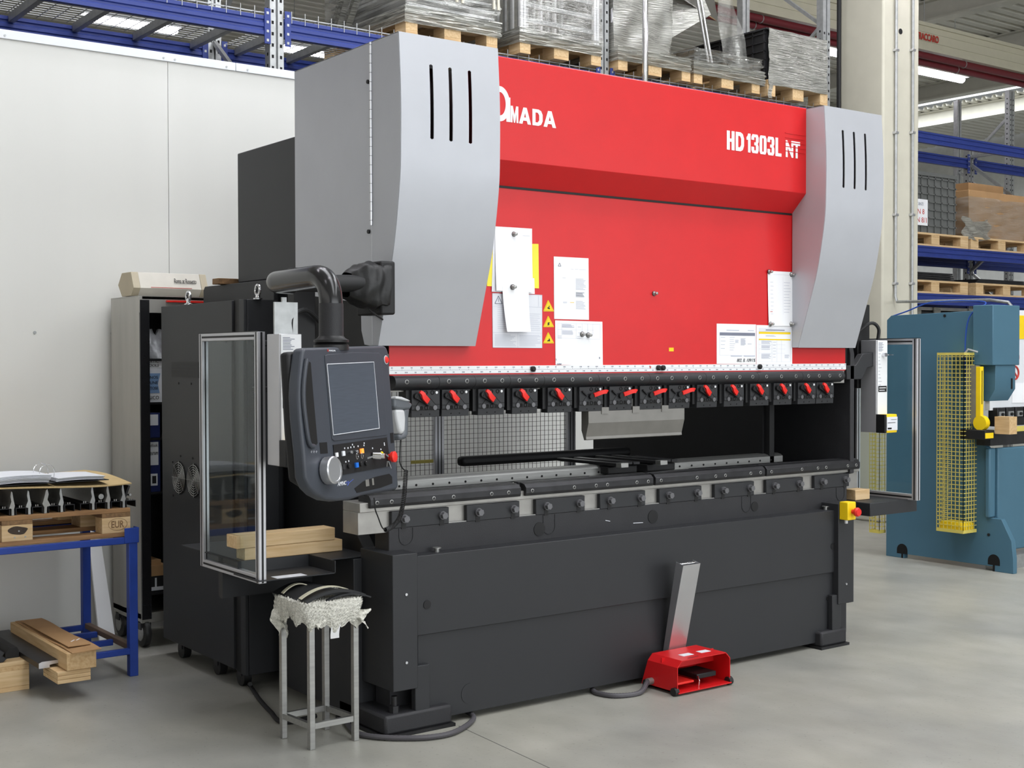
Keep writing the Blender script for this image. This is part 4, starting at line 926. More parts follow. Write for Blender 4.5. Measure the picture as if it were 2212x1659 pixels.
# ================================================================== wooden blocks
def block(name, x0,x1,y0_,y1_,z0_,z1_, label, m='wood', rz=0, bevel=.003):
    mb = MB(); M = Matrix.Translation(((x0+x1)/2,(y0_+y1_)/2,z0_)) @ Matrix.Rotation(rz,4,'Z')
    mb.box(-(x1-x0)/2,(x1-x0)/2,-(y1_-y0_)/2,(y1_-y0_)/2,0,z1_-z0_,M)
    return part(name, mb, m, None, bevel=bevel, label=label, cat='wood block')
zs = ZT+.0045
a = aZ(530,1211,zs); b = aZ(738,1189,zs)
block('wood_block', a.x,b.x,a.y,a.y+.085,zs,zs+.052, 'pale wooden beam lying on the dark shelf, lower of two')
a2 = aY(511,1183,a.y-.002); b2 = aY(724,1163,a.y-.002)
block('wood_block', a2.x,b2.x,a.y-.002,a.y+.10,zs+.0525,zs+.108, 'cracked wooden beam resting on top of another beam on the shelf', rz=.004)
c = aZ(1879,1078,.776)
block('wood_block', c.x-.13,c.x,c.y,c.y+.22,.776,.835, 'short wooden block on the bracket beside the emergency stop box')
# ================================================================== electrical cabinet
EC = thing('electrical_cabinet', 'tall charcoal electrical cabinet with fans and lifting eyes', 'cabinet', (2.75,6.2,0))
ex0, ex1, ey0, ey1, ez0, ez1 = 2.662, 2.845, 5.72, 6.75, .08, 1.884
part('body', MB().box(ex0+.02,ex1,ey0,ey1,ez0,ez1), 'charcoal', EC, bevel=.003)
dr = part('door', MB().box(ex0,ex0+.018,ey0+.13,ey1,ez0+.01,ez1-.002), 'charcoal', EC, bevel=.002)
part('corner_strip', MB().box(ex0+.002,ex0+.018,ey0,ey0+.055,ez0,ez1), 'charcoal', EC, bevel=.002)
part('door_gap', MB().box(ex0+.012,ex0+.02,ey0+.055,ey0+.13,ez0,ez1), 'black', EC)
for px,py in ((407,664),(557,646)):
    q = aX(px,py,2.72 if px<500 else 2.735)
    ey = part('lifting_eye', MB().tube([(q.x+.0,q.y+.024*math.cos(t),ez1+.045+.024*math.sin(t)) for t in [i*math.pi/8 for i in range(17)]],.007,8), 'chrome', EC)
    part('eye_base', MB().lathe([(.022,0),(.022,.006),(.012,.010),(.010,.02)],(q.x,q.y,ez1),(0,0,1),16), 'chrome', ey)
gq = [aX(px,py,ex0) for px,py in ((371,782),(430,783),(430,817),(371,815))]
gy0, gy1, gz0, gz1 = gq[1].y, gq[0].y, gq[3].z, gq[0].z
vg = part('vent_grille', MB().box(ex0-.002,ex0+.001,gy0,gy1,gz0,gz1), 'black', dr)
vm = MB()
for k in range(14): vm.box(ex0-.0035,ex0-.0015,gy0+.002,gy1-.002,gz0+(k+.25)*(gz1-gz0)/14,gz0+(k+.7)*(gz1-gz0)/14)
part('vent_louvres', vm, 'charcoal', vg, smooth=0, kind='stuff')
for px,py in ((388,1032),(420,1038)):
    q = aX(px,py,ex0); fn_ = part('cooling_fan', MB().cyl((ex0-.002,q.y,q.z),(ex0+.002,q.y,q.z),.088,28), 'hole', dr)
    gm = MB()
    for r in [.012*k+.008 for k in range(7)]: gm.tube([(ex0-.006,q.y+r*math.cos(t),q.z+r*math.sin(t)) for t in [i*math.pi/14 for i in range(29)]],.002,5)
    for t in (0,1,2,3): gm.bar((ex0-.006,q.y-.088*math.cos(t*math.pi/4),q.z-.088*math.sin(t*math.pi/4)),(ex0-.006,q.y+.088*math.cos(t*math.pi/4),q.z+.088*math.sin(t*math.pi/4)),.003,.003)
    part('fan_guard', gm, 'steel', fn_, kind='stuff')
    part('fan_hub', MB().cyl((ex0-.0045,q.y,q.z),(ex0-.001,q.y,q.z),.022,16), 'dark_steel', fn_)
for px,py in ((386,828),(413,829),(373,998),(432,1012),(432,1075),(374,1070),(390,985),(416,990)):
    q = aX(px,py,ex0); part('screw', MB().cyl((ex0-.003,q.y,q.z),(ex0+.001,q.y,q.z),.006,10), 'black', dr)
for y in (5.86,6.14,6.6):
    cs = part('caster', MB().cyl((2.70,y,.045),(2.74,y,.045),.045,20), 'rubber', EC)
    part('caster_fork', MB().box(2.695,2.745,y-.02,y+.02,.05,.082), 'dark_steel', cs)
part('door_handle', MB().box(2.652,2.662,5.90,5.93,1.68,1.70), 'black', dr)
part('rear_tank', MB().box(2.876,3.5,5.80,6.62,.06,1.985), 'charcoal', PB)
wq = aZ(472,613,1.99)
block('wood_block', wq.x,wq.x+.14,wq.y,wq.y+.08,1.9895,2.02, 'short brown wood piece lying on top behind the charcoal cabinet', 'wood_dark')
# ================================================================== steel trolley cabinet with folders
TR = thing('trolley_cabinet', 'stainless steel shelf trolley on large casters by the wall', 'cabinet', (2.9,7.16,0))
tx0, tx1, ty0, ty1, tz0, tz1 = 2.612, 3.28, 6.945, 7.385, .16, 1.945
mat('stainless', (172,170,164), .38, .55, var=.08, scale=3, stretch=(3,3,.6))
part('side_panel', MB().box(tx0,tx0+.02,ty0,ty1,tz0,tz1), 'stainless', TR, bevel=.002)
part('side_panel', MB().box(tx1-.02,tx1,ty0,ty1,tz0,tz1), 'stainless', TR, bevel=.002)
part('back_panel', MB().box(tx0+.02,tx1-.02,ty1-.01,ty1,tz0,tz1), 'black', TR)
part('top_panel', MB().box(tx0,tx1,ty0,ty1,tz1,tz1+.004), 'stainless', TR)
part('front_post', MB().box(tx0+.002,tx0+.055,ty0-.012,ty0,tz0,tz1-.02), 'black_gloss', TR)
part('front_header', MB().box(tx0,tx1,ty0-.01,ty0,tz1-.09,tz1-.015), 'stainless', TR)
part('red_edge', MB().box(tx0+.15,tx1,ty0-.03,ty0-.01,tz1-.03,tz1-.02), 'red_plastic', TR)
szs = [.30,.86,1.16,1.36,1.60]
for z in szs: part('shelf', MB().box(tx0+.02,tx1-.02,ty0+.005,ty1-.01,z-.012,z), 'dark_steel', TR)
part('bottom_tray', MB().box(tx0,tx1,ty0-.005,ty1,tz0-.02,tz0+.03), 'stainless', TR)
for x in (tx0+.03,tx1-.06):
    for y in (ty0+.01,ty1-.09):
        cs = part('caster', MB().lathe([(.05,-.0),(.075,.004),(.08,.012),(.08,.028),(.075,.036),(.05,.04)],(x-.02,y+.03,.08),(1,0,0),22), 'rubber', TR)
        part('caster_hub', MB().cyl((x-.024,y+.03,.08),(x+.024,y+.03,.08),.045,18), 'steel', cs)
        part('caster_fork', MB().box(x-.03,x+.03,y-.0,y+.05,.10,.145), 'dark_steel', cs)
# things on its shelves
def folder(x0,w,z0,h,m,label,spine='paper_grey',hole=False,txt=None):
    t = thing('ring_binder', label, 'binder', (x0,ty0+.02,z0))
    part('cover', MB().box(x0,x0+w,ty0+.015,ty0+.30,z0,z0+h), m, t, bevel=.003)
    sp_ = part('spine_label', MB().box(x0+.012,x0+w-.012,ty0+.0135,ty0+.0155,z0+h*.5,z0+h*.93), spine, t)
    if txt: 
        for i,s in enumerate(txt): text('handwriting', s, .018, (x0+.015,ty0+.013,z0+h*(.84-.15*i)), (1,0,0),(0,0,1), 'ink_black', sp_, fit=(w-.03,.016), shear=.2)
    if hole: part('finger_hole', MB().box(x0+.018,x0+w-.018,ty0+.0125,ty0+.0155,z0+h*.12,z0+h*.34), 'paper_grey', t); part('hole_core', MB().box(x0+.026,x0+w-.026,ty0+.0120,ty0+.0130,z0+h*.16,z0+h*.3), 'ink_black', t)
mat('folder_blue', (28,40,92), .5); mat('folder_black', (26,26,30), .5)
ix = aY(316,900,ty0).x
folder(ix+.01,.075,szs[1],.30,'folder_blue','dark blue ring binder with finger hole on the trolley shelf',hole=True,txt=('disk','eurum'))
folder(ix,.085,szs[2]+.001,.14,'folder_blue','small dark blue box on the trolley shelf under the white box')
t = thing('file_box', 'white and blue file box with handwriting on the trolley', 'box', (ix,ty0+.03,szs[3]))
part('carton', MB().box(ix,ix+.10,ty0+.02,ty0+.3,szs[3]+.0,szs[3]+.19), 'paper_grey', t)
mat('carton_blue', (120,150,190), .6); part('blue_field', MB().prism('y',[(ix+.01,szs[3]+.16),(ix+.09,szs[3]+.16),(ix+.075,szs[3]+.10),(ix+.085,szs[3]+.05),(ix+.015,szs[3]+.05),(ix+.025,szs[3]+.10)],ty0+.0185,ty0+.0205), 'carton_blue', t)
for i,s in enumerate(('NOS','UNE','TOSE')): text('handwriting', s, .02, (ix+.03,ty0+.018,szs[3]+.13-.03*i), (1,0,0),(0,0,1),'ink_black', t, fit=(.045,.016))
text('handwriting', 'GICO', .02, (ix+.02,ty0+.018,szs[3]+.015), (1,0,0),(0,0,1),'ink_black', t, fit=(.06,.02))
t = thing('label_box', 'white box marked by hand, on top of the file box', 'box', (ix,ty0+.03,szs[3]+.192))
part('carton', MB().box(ix-.005,ix+.12,ty0+.02,ty0+.3,szs[3]+.191,szs[3]+.238), 'paper', t)
text('handwriting', 'MATIC', .02, (ix+.012,ty0+.0185,szs[3]+.218), (1,0,0),(0,0,1),'ink_black', t, fit=(.07,.014), shear=.2)
text('handwriting', 'TOOLS', .02, (ix+.012,ty0+.0185,szs[3]+.197), (1,0,0),(0,0,1),'ink_black', t, fit=(.07,.014), shear=.2)
t = thing('plastic_bag', 'crumpled clear plastic bag on the trolley upper shelf', 'bag', (ix,ty0+.1,szs[4]))
mat('film', (190,192,196), .12, var=.3, scale=20, bump=.6, bscale=30, trans=.35, ior=1.3)
def bag(u,v): a=2*math.pi*u; r=.10*(1-.55*v)*(1+.15*math.sin(3*a+4*v)+.1*math.sin(7*a)); return (ix+.09+r*.9*math.cos(a), ty0+.13+r*math.sin(a), szs[4]+.002+.15*v+.02*math.sin(5*a)*v)
part('film', MB().grid(bag,24,8), 'film', t, solid=.001, smooth=80)
t = thing('shelf_carton', 'small brown carton near the trolley bottom', 'box', (ix,ty0+.03,szs[0])); part('carton', MB().box(ix+.005,ix+.12,ty0+.02,ty0+.25,szs[0]+.09,szs[0]+.15), 'cardboard', t); part('flap', MB().box(ix+.02,ix+.09,ty0+.03,ty0+.24,szs[0]+.15,szs[0]+.178), 'cardboard', t)
t = thing('parts_carton', 'white and dark carton under the small brown carton', 'box', (ix,ty0+.03,szs[0])); part('carton', MB().box(ix,ix+.14,ty0+.02,ty0+.25,szs[0]+.001,szs[0]+.088), 'ink_black', t); part('side_print', MB().box(ix,ix+.1,ty0+.0185,ty0+.0205,szs[0]+.01,szs[0]+.03).box(ix+.05,ix+.06,ty0+.0185,ty0+.0205,szs[0]+.03,szs[0]+.08), 'paper_grey', t, smooth=0)
# long wooden case on top of the trolley
WB = thing('wooden_case', 'long grey-white wooden case with handwriting on the trolley top', 'box', (2.95,7.15,1.95))
mat('case_wood', (206,202,192), .65, var=.06, scale=8); mat('case_end', (182,172,150), .7)
a = aY(280,640,7.08); b = aY(441,642,7.08)
hx = [(7.02,1.995),(7.06,1.952),(7.20,1.952),(7.26,2.02),(7.20,2.085),(7.06,2.085)]
part('case_body', MB().prism('x',hx,a.x+.04,b.x-.04), 'case_wood', WB, bevel=.002)
for x0,x1 in ((a.x,a.x+.04),(b.x-.04,b.x)): part('end_cap', MB().prism('x',[(y+(y-7.14)*.02,z) for y,z in hx],x0,x1), 'case_end', WB, bevel=.002)
part('red_stripe', MB().bar((a.x+.1,7.018,2.0),(b.x-.1,7.018,2.0),.001,.003), 'sign_red', WB)
text('handwriting', 'Roma at Rossetto', .03, (a.x+.55*(b.x-a.x),7.030,2.028), (1,0,0), (0,.4,.9), 'ink_black', WB, fit=(.30*(b.x-a.x),.030), shear=.2)
# ================================================================== blue steel table with pallet, tools and binder
TB = thing('steel_table', 'blue steel frame table standing at the white wall', 'table', (1.75,6.74,0))
X0t, X1t, Y0t, Y1t = .5, 2.376, 6.36, 7.11
for x in (X0t,X1t-.044):
    for y in (Y0t,Y1t-.044): part('leg', MB().box(x,x+.044,y,y+.044,0,.70), 'table_blue', TB, bevel=.003)
part('corner_plate', MB().box(X1t-.068,X1t+.002,Y0t-.006,Y0t,.675,.752), 'table_blue', TB, bevel=.002)
part('corner_plate', MB().box(X1t,X1t+.006,Y0t-.006,Y0t+.06,.675,.752), 'table_blue', TB, bevel=.002)
for y in (Y0t,Y1t-.03): part('top_rail', MB().box(X0t,X1t-.04,y,y+.03,.672,.704), 'table_blue', TB, bevel=.003)
for x in (X0t,X1t-.034): part('top_rail', MB().box(x,x+.03,Y0t+.04,Y1t-.04,.672,.704), 'table_blue', TB, bevel=.003)
mat('rusty', (110,92,78), .6, .3, var=.2)
part('lower_rail', MB().box(X1t-.036,X1t-.006,Y0t+.044,Y1t-.044,.125,.155), 'rusty', TB, bevel=.003)
part('lower_rail', MB().box(1.875,1.905,Y0t,Y1t,.112,.142), 'table_blue', TB, bevel=.003)
for y in (Y0t+.002,6.62,6.86,Y1t-.035): part('cross_rail', MB().box(1.905,X1t-.036,y,y+.03,.112,.142), 'table_blue', TB, bevel=.003)
mat('wood_old', (172,132,90), .75, var=.2, scale=5, stretch=(1,12,12), rgb2=(132,98,66))
# ---- EUR pallet builder
def pallet(x0,y0_,z, label, group=None, rot=False, nb=5, m=('wood','wood_y'), dirty=False, L=1.2, Wd=.8):
    """1.2 m side along X (rot: along Y)"""
    M = Matrix.Translation((x0,y0_,z)) @ (Matrix.Translation((Wd,0,0)) @ Matrix.Rotation(math.pi/2,4,'Z') if rot else Matrix.Identity(4))
    t = thing('pallet', label, 'pallet', M=M, group=group)
    ma, mb2 = (m[1],m[0]) if rot else m
    k = 'wood_dark' if dirty else ma
    for i,y in enumerate((0,.35,.70)):
        w = .145 if i==1 else .10
        y_ = y if i != 1 else .3275
        part('bottom_board', MB().box(0,L,y_,y_+w,0,.022), k, t, local=True, bevel=.002)
        for j,x in enumerate((0,(L-.145)/2,L-.145)): part('block', MB().box(x,x+.145,y_,y_+w,.022,.100), 'wood', t, local=True, bevel=.002)
    for x in (0,(L-.145)/2,L-.145): part('stringer_board', MB().box(x,x+.145,0,Wd,.100,.122), mb2, t, local=True, bevel=.002)
    for i in range(nb):
        w = .145 if i%2==0 else .10; y_ = (Wd-w)*i/(nb-1)
        part('deck_board', MB().box(0,L,y_,y_+w,.122,.144), k, t, local=True, bevel=.002)
    return t
EP = pallet(1.243,6.395,.705,'brown stamped wooden pallet lying on the blue table', L=1.11, m=('wood_old','wood_dark'))
yf = 6.3945
text('stamp', 'EUR', .05, (2.255,yf,.752), (1,0,0),(0,0,1), 'wood_dark', EP, fit=(.065,.036), bold=.001)
part('stamp_ring', MB().tube([(2.288+.048*math.cos(t),yf,.770+.030*math.sin(t)) for t in [i*math.pi/14 for i in range(29)]],.0012,4), 'wood_dark', EP)
mat('stain', (66,54,44), .7, var=.3, scale=40)
part('oil_stain', MB().prism('y',[(1.80+.046*math.cos(t)+.003*math.sin(4*t),.778+.020*math.sin(t)+.002*math.cos(3*t)) for t in [i*math.pi/12 for i in range(24)]],yf-.0005,yf+.0008), 'stain', EP)
for x,z in ((1.805,.775),(1.785,.745),(1.835,.745)): part('nail', MB().cyl((x,yf-.002,z),(x,yf+.001,z),.004,8), 'galvanised', EP)
# ---- bending tools standing in their holders on the pallet
zt0 = .8495
tprof = [(-.005,0),(.0066,0),(.006,.03),(.010,.046),(.0035,.079),(-.0015,.112),(-.0066,.117),(-.010,.092),(-.006,.066),(-.0165,.036),(-.005,.032)]
for i in range(9):
    xx = 1.715+i*.0775
    t = thing('tool_holder', 'grey channel with two screws between the bending tools on the pallet', 'tool holder', (xx,6.8,zt0), group='tool holders on the table pallet')
    part('channel', MB().prism('y',[(xx+.006,zt0),(xx+.006,zt0+.034),(xx+.056,zt0+.034),(xx+.056,zt0),(xx+.053,zt0),(xx+.053,zt0+.031),(xx+.009,zt0+.031),(xx+.009,zt0)],6.42,7.12), 'dark_steel', t)
    for dx in (.026,.036): part('pin', MB().cyl((xx+dx,6.43,zt0+.034),(xx+dx,6.43,zt0+.044),.0035,8), 'chrome', t)
    if i in (5,): continue
    s = -1 if i==3 else 1
    w = part('bending_tool', MB().prism('y',[(xx-.012+s*a*(1.5 if i==3 and b>.03 else 1),zt0+.0005+b) for a,b in tprof],6.405,7.10), 'tool_steel' if i%2 else 'steel', None, label=('broad grey goose-neck bending tool standing on the table pallet' if i==3 else 'slim grey bending tool standing upright on the table pallet'), cat='tool', group='bending tools on the table pallet')
t = thing('round_bar', 'short round steel bar lying between the bending tools', 'bar', (2.2,6.8,zt0+.05)); part('bar', MB().cyl((2.215,6.425,zt0+.062),(2.215,7.0,zt0+.062),.0135,14), 'steel', t)
t = thing('flat_bar', 'flat steel bar leaning between the last bending tools', 'bar', (2.32,6.8,zt0+.05)); part('bar', MB().bar((2.352,6.44,zt0+.072),(2.352,7.0,zt0+.072),.010,.075,up=(.35,0,.9)), 'dark_steel', t)
t = thing('thin_rod', 'thin steel rod sticking out beside the bending tools', 'rod', (2.38,6.6,zt0+.06)); part('rod', MB().cyl((2.37,6.44,zt0+.06),(2.385,6.9,zt0+.05),.006,10), 'steel', t)
# cardboard sheet and open ring binder on the tools
zc = zt0+.128
mat('card_tan', (198,172,124), .75)
part('cardboard_sheet', MB().grid(lambda u,v:(1.30+1.06*u+.02*v, 6.395+.78*v, zc+.010*math.sin(5*u)*(1-v)+.035*max(0,u-.85)*6*.2+.015*math.sin(3*v)*u),30,8), 'card_tan', None, solid=.006, label='brown cardboard sheet covering the row of bending tools', cat='cardboard')
RB = thing('open_ring_binder', 'open black ring binder with white pages on the cardboard sheet', 'binder', (1.95,6.6,zc))
zb1 = zc+.016
part('cover', MB().box(1.60,1.985,6.41,6.73,zb1,zb1+.003).box(1.99,2.25,6.41,6.73,zb1,zb1+.003), 'ink_black', RB)
def pages(x0,x1,h,n,cv):
    mb = MB()
    for k in range(n): mb.grid(lambda u,v,k=k:(x0+(x1-x0)*u+.002*k, 6.415+.005*math.sin(k)+.3*v, zb1+.0045+h*(k+1)/n+cv*math.sin(math.pi*u)*.5-(.012*(1-u)**3 if cv>.01 else 0)),12,2)
    return mb
part('page_stack', pages(1.62,1.955,.036,9,.012), 'paper_grey', RB, solid=.0022)
part('page_stack', pages(1.99,2.225,.018,5,.008), 'paper_grey', RB, solid=.0022)
for y in (6.50,6.60):
    for s in (-1,1):
        part('ring', MB().tube(cr([(1.972+s*.032,y,zb1+.005),(1.972+s*.036,y,zb1+.05),(1.972+s*.026,y,zb1+.075),(1.972+s*.004,y+.004,zb1+.088)],5),.0018,6), 'chrome', RB)
# ---- things below the table
t = thing('timber_beam', 'thick timber beam with cardboard on top, on the lower table frame', 'wood block', (2.0,6.5,.143))
part('beam', MB().box(1.925,2.064,6.07,6.99,.1435,.225), 'wood_y', t, bevel=.003)
for k in range(3): part('nailed_layer', MB().box(1.885,2.04,6.08,6.30,.0855+.019*k,.1035+.019*k), 'wood', t, bevel=.002)
t = thing('cardboard_strip', 'brown cardboard strip lying on the timber beam', 'cardboard', (2.0,6.5,.23)); part('sheet', MB().grid(lambda u,v:(1.945+.135*u,6.05+.92*v,.229+.004*math.sin(9*v)+.006*u*(1-v)),4,16), 'cardboard', t, solid=.004)
part('sheet', MB().box(1.955,2.06,6.14,6.90,.240,.243), 'cardboard', t)
for dx,dy in ((0,0),(.03,.015)): part('paper_bit', MB().bar((2.0+dx,6.24+dy,.2435),(2.025+dx,6.27+dy,.2435),.006,.001), 'paper', t)
t = thing('steel_rail', 'long dark steel rail with bright cut end on the lower table frame', 'rail', (1.88,6.6,.143))
pr_ = [(1.835,.143),(1.885,.143),(1.885,.156),(1.935,.160),(1.935,.174),(1.85,.174),(1.835,.168)]
part('rail', MB().prism('y',pr_,6.20,7.05), 'dark_steel', t)
part('cut_end', MB().prism('y',pr_,6.1985,6.2005), 'aluminium', t)
FP2 = pallet(.655,6.42,0,'pale wooden pallet on the floor under the blue table')
t = thing('steel_rail', 'black steel rail beside the one with bright end, under the table', 'rail', (1.8,6.7,.145)); part('rail', MB().prism('y',[(1.765,.1445),(1.83,.1445),(1.83,.178),(1.82,.195),(1.785,.195),(1.765,.17)],6.50,7.15), 'black', t)
t = thing('steel_tool', 'worn steel bending tool lying on the pale floor pallet', 'tool', (1.70,6.6,.145)); part('tool', MB().prism('y',[(1.62,.1445),(1.735,.1445),(1.755,.16),(1.735,.175),(1.745,.19),(1.715,.215),(1.68,.22),(1.655,.20),(1.645,.175),(1.62,.165)],6.43,6.95), 'dark_steel', t, bevel=.003)
part('leaning_board', MB().add([(2.47,7.20,0),(2.56,7.20,0),(2.53,7.43,.75),(2.47,7.43,.75),(2.47,7.22,0),(2.56,7.22,0),(2.53,7.448,.75),(2.47,7.448,.75)],[(0,1,2,3),(7,6,5,4),(0,4,5,1),(1,5,6,2),(2,6,7,3),(3,7,4,0)]), 'white', None, label='white board strip leaning on the wall behind the table', cat='board')
# ================================================================== rear safety fence behind the press
FN = thing('safety_fence', 'wire mesh safety fence with aluminium posts behind the press', 'fence', (4.6,6.62,0))
for x in (3.1,4.36,5.40): 
    p_ = part('post', MB().box(x-.033,x+.033,6.60,6.64,0,1.75), 'extrusion', FN, bevel=.002)
    for dx in (-.012,.012): part('post_groove', MB().box(x+dx-.003,x+dx+.003,6.599,6.601,.01,1.74), 'black', p_)
for z in (.25,1.72): part('cross_bar', MB().box(3.1,5.4,6.605,6.635,z,z+.03), 'extrusion', FN)
mb = MB()
for k in range(69): mb.box(3.14+k*.033,3.1423+k*.033,6.618,6.6205,.28,1.72)
for k in range(48): mb.box(3.13,5.37,6.6205,6.623,.29+k*.030,.2923+k*.030)
mat('wire_grey', (88,84,80), .5, .4)
part('wire_mesh', mb, 'wire_grey', FN, smooth=0, kind='stuff')
part('warning_strip', MB().box(4.16,4.32,6.61,6.613,.965,.985), 'yellow_mesh', FN)
# ================================================================== pallet rack behind the wall
FY, BY = 7.9, 8.9
RK = thing('pallet_rack', 'tall galvanised pallet rack with blue beams behind the white wall', 'rack', (6,8.4,0))
def upright(x, y, z1, par, w=.10, holes=True, hz=(3.3,4.6), name='upright'):
    u = part(name, MB().prism('z',[(x-w/2,y),(x-.008,y),(x-.008,y+.02),(x+.008,y+.02),(x+.008,y),(x+w/2,y),(x+w/2,y+.075),(x-w/2,y+.075)],0,z1), 'galvanised', par, smooth=0)
    if holes:
        mb = MB(); z = hz[0]
        while z < hz[1]:
            for s in (-1,1): mb.box(x+s*.03-.008,x+s*.03+.008,y-.001,y+.002,z,z+.022); 
            mb.box(x-w/2-.001,x-w/2+.002,y+.028,y+.044,z+.02,z+.04); z += .075
        part('punched_holes', mb, 'hole', u, smooth=0, kind='stuff')
    return u
def beam(x0,x1,y,z0,par,h=.125,m='rack_blue', conn=True):
    p = [(y,z0),(y,z0+.025),(y+.008,z0+.032),(y+.008,z0+.045),(y,z0+.052),(y,z0+.075),(y+.008,z0+.082),(y+.008,z0+.095),(y,z0+.102),(y,z0+h),(y+.045,z0+h),(y+.045,z0)]
    b = part('beam', MB().prism('x',p,x0,x1), m, par, smooth=0)
    if conn:
        for x in (x0,x1-.045):
            c = part('connector', MB().box(x,x+.045,y-.008,y+.0,z0-.06,z0+h+.05), m, b, bevel=.002)
            for k in range(4): part('hook', MB().box(x+.014,x+.03,y-.010,y-.007,z0-.045+k*.06,z0-.028+k*.06), 'galvanised', c)
    return b
zB = 3.745
ups = [1.06,3.93,6.80,9.5]
for x in ups:
    for y in (FY,BY): upright(x,y,6.9,RK)
    for k in range(4):
        a,b = ((FY+.09,BY) if k%2==0 else (BY,FY+.09)); part('brace', MB().bar((x,a,3.2+k*.75),(x,b,3.9+k*.75),.03,.03), 'galvanised', RK)
for i in range(3):
    x0,x1 = ups[i]+.052, ups[i+1]-.052
    for y in (FY-.01,BY): beam(x0,x1,y,zB,RK)
    n = 7
    for k in range(n):
        x = x0+.12+(x1-x0-.24)*k/(n-1); part('deck_support', MB().box(x-.02,x+.02,FY+.036,BY-.001,zB+.085,3.886), 'galvanised', RK, bevel=.002)
    mb = MB()
    for k in range(int((x1-x0)/.1)): mb.box(x0+.05+k*.1,x0+.054+k*.1,FY-.012,BY+.02,3.888,3.892); mb.box(x0+.05+k*.1,x0+.054+k*.1,FY-.014,FY-.010,zB+.10,3.925)
    for k in range(18): mb.box(x0+.01,x1-.01,FY+.02+k*.055,FY+.024+k*.055,3.892,3.896)
    mb.box(x0+.01,x1-.01,FY-.014,FY-.010,3.886,3.890)
    part('wire_deck', mb, 'galvanised', RK, smooth=0, kind='stuff')
# ---- pallets and wrapped goods on the rack
mat('stretch_film', (196,196,190), .12, .35, var=.3, scale=7, stretch=(1,1,14), alpha=.36, bump=1, bscale=9, spec=1)
mat('film_dense', (168,168,160), .14, .35, var=.4, scale=7, stretch=(1,1,16), alpha=.78, bump=1, bscale=9, spec=1)
zD = 3.898
gp_ = 'pallets on the rack above the press'
def film_box(x0,x1,y0_,y1_,z0_,z1_, amp=.012, seed=0):
    mb = MB(); rr = random.Random(seed); ph = [rr.uniform(0,6) for _ in range(8)]
    P = [(x0,y0_),(x1,y0_),(x1,y1_),(x0,y1_)]
    def fn(u,v):
        t = u*4; i = min(3,int(t)); s = t-i; a,b = P[i],P[(i+1)%4]; x = a[0]+(b[0]-a[0])*s; y = a[1]+(b[1]-a[1])*s
        d = amp*(math.sin(31*u+17*v+ph[0])+.7*math.sin(57*u-23*v+ph[1])+.5*math.sin(90*v+9*u+ph[2]))
        cx_,cy_ = (x0+x1)/2,(y0_+y1_)/2; l = math.hypot(x-cx_,y-cy_)
        return (x+(x-cx_)/l*(d+.01), y+(y-cy_)/l*(d+.01), z0_+(z1_-z0_)*v)
    mb.grid(fn,64,24); return mb
py = FY-.08
def wrap_foot(t, x0, x1, z0_, seed): part('film_skirt', film_box(x0-.01,x1+.01,py-.005,py+1.2,z0_+.075,z0_+.19,.006,seed), 'film_dense', t)
# A: stack of thin wrapped frames
A0,A1 = 4.89,5.70
pallet(A0,py,zD,'wooden pallet under the stack of flat wrapped frames', gp_, rot=True)
LA_ = thing('frame_stack', 'stack of flat metal frames wrapped in torn stretch film on the rack', 'wrapped goods', (5.3,8.3,zD+.145))
rr = random.Random(5)
for k in range(9): part('frame_layer', MB().box(A0+.01+rr.uniform(-.01,.03),A1-rr.uniform(0,.03),py+.01,py+1.15,zD+.15+k*.052,zD+.168+k*.052), 'galvanised', LA_)
for x in (A0+.42,A0+.47,A1-.06,A1-.02): part('frame_post', MB().box(x,x+.018,py-.02,py-.004,zD+.28,zD+1.3), 'cream', LA_)
for x,y in ((A0+.02,py+.01),(A0+.02,py+1.1),(A1-.03,py+1.1)): part('frame_post', MB().box(x,x+.025,y,y+.025,zD+.62,zD+1.3), 'galvanised', LA_)
part('film', film_box(A0,A1,py,py+1.16,zD+.15,zD+.64,.012,1), 'stretch_film', LA_, smooth=80)
for k in range(7): 
    a = rr.uniform(0,.6); part('film_strand', MB().bar((A0-.02,py+.1+a,zD+.9),(A0-.03,py+.75+a*.5,zD+.16),.05,.002), 'film_dense', LA_)
part('film_band', MB().box(A0-.03,A0-.02,py-.0,py+1.2,zD+.62,zD+.78), 'film_dense', LA_)
wrap_foot(LA_,A0,A1,zD,11)
# B: crate of galvanised frames
B0,B1 = 5.90,6.68
pallet(B0,py,zD,'wooden pallet under the tall wrapped rack of steel bars', gp_, rot=True)
LB_ = thing('bar_rack', 'tall wrapped load of galvanised bars and posts on the rack', 'wrapped goods', (6.3,8.3,zD+.145))
for k in range(9): part('bar', MB().box(B0+.02,B1-.02,py+.0,py+.03,zD+.24+k*.115,zD+.275+k*.115), 'galvanised', LB_)
for x in (B0,B0+.03,B1-.06,B1-.03): part('corner_post', MB().box(x,x+.022,py-.01,py+.02,zD+.15,zD+1.35), 'white', LB_)
for k in range(9):
    x = B0+.08+k*.07; part('inner_post', MB().box(x,x+.02,py+.3,py+.33,zD+.15,zD+1.35), 'white' if k%2 else 'galvanised', LB_)
for k in range(6):
    y = py+.12+k*.17; part('side_bar', MB().box(B0,B0+.02,y,y+.03,zD+.15,zD+1.35), 'galvanised', LB_)
part('film', film_box(B0-.01,B1+.01,py-.012,py+1.18,zD+.15,zD+1.4,.008,2), 'stretch_film', LB_, smooth=80)
wrap_foot(LB_,B0,B1,zD,12)
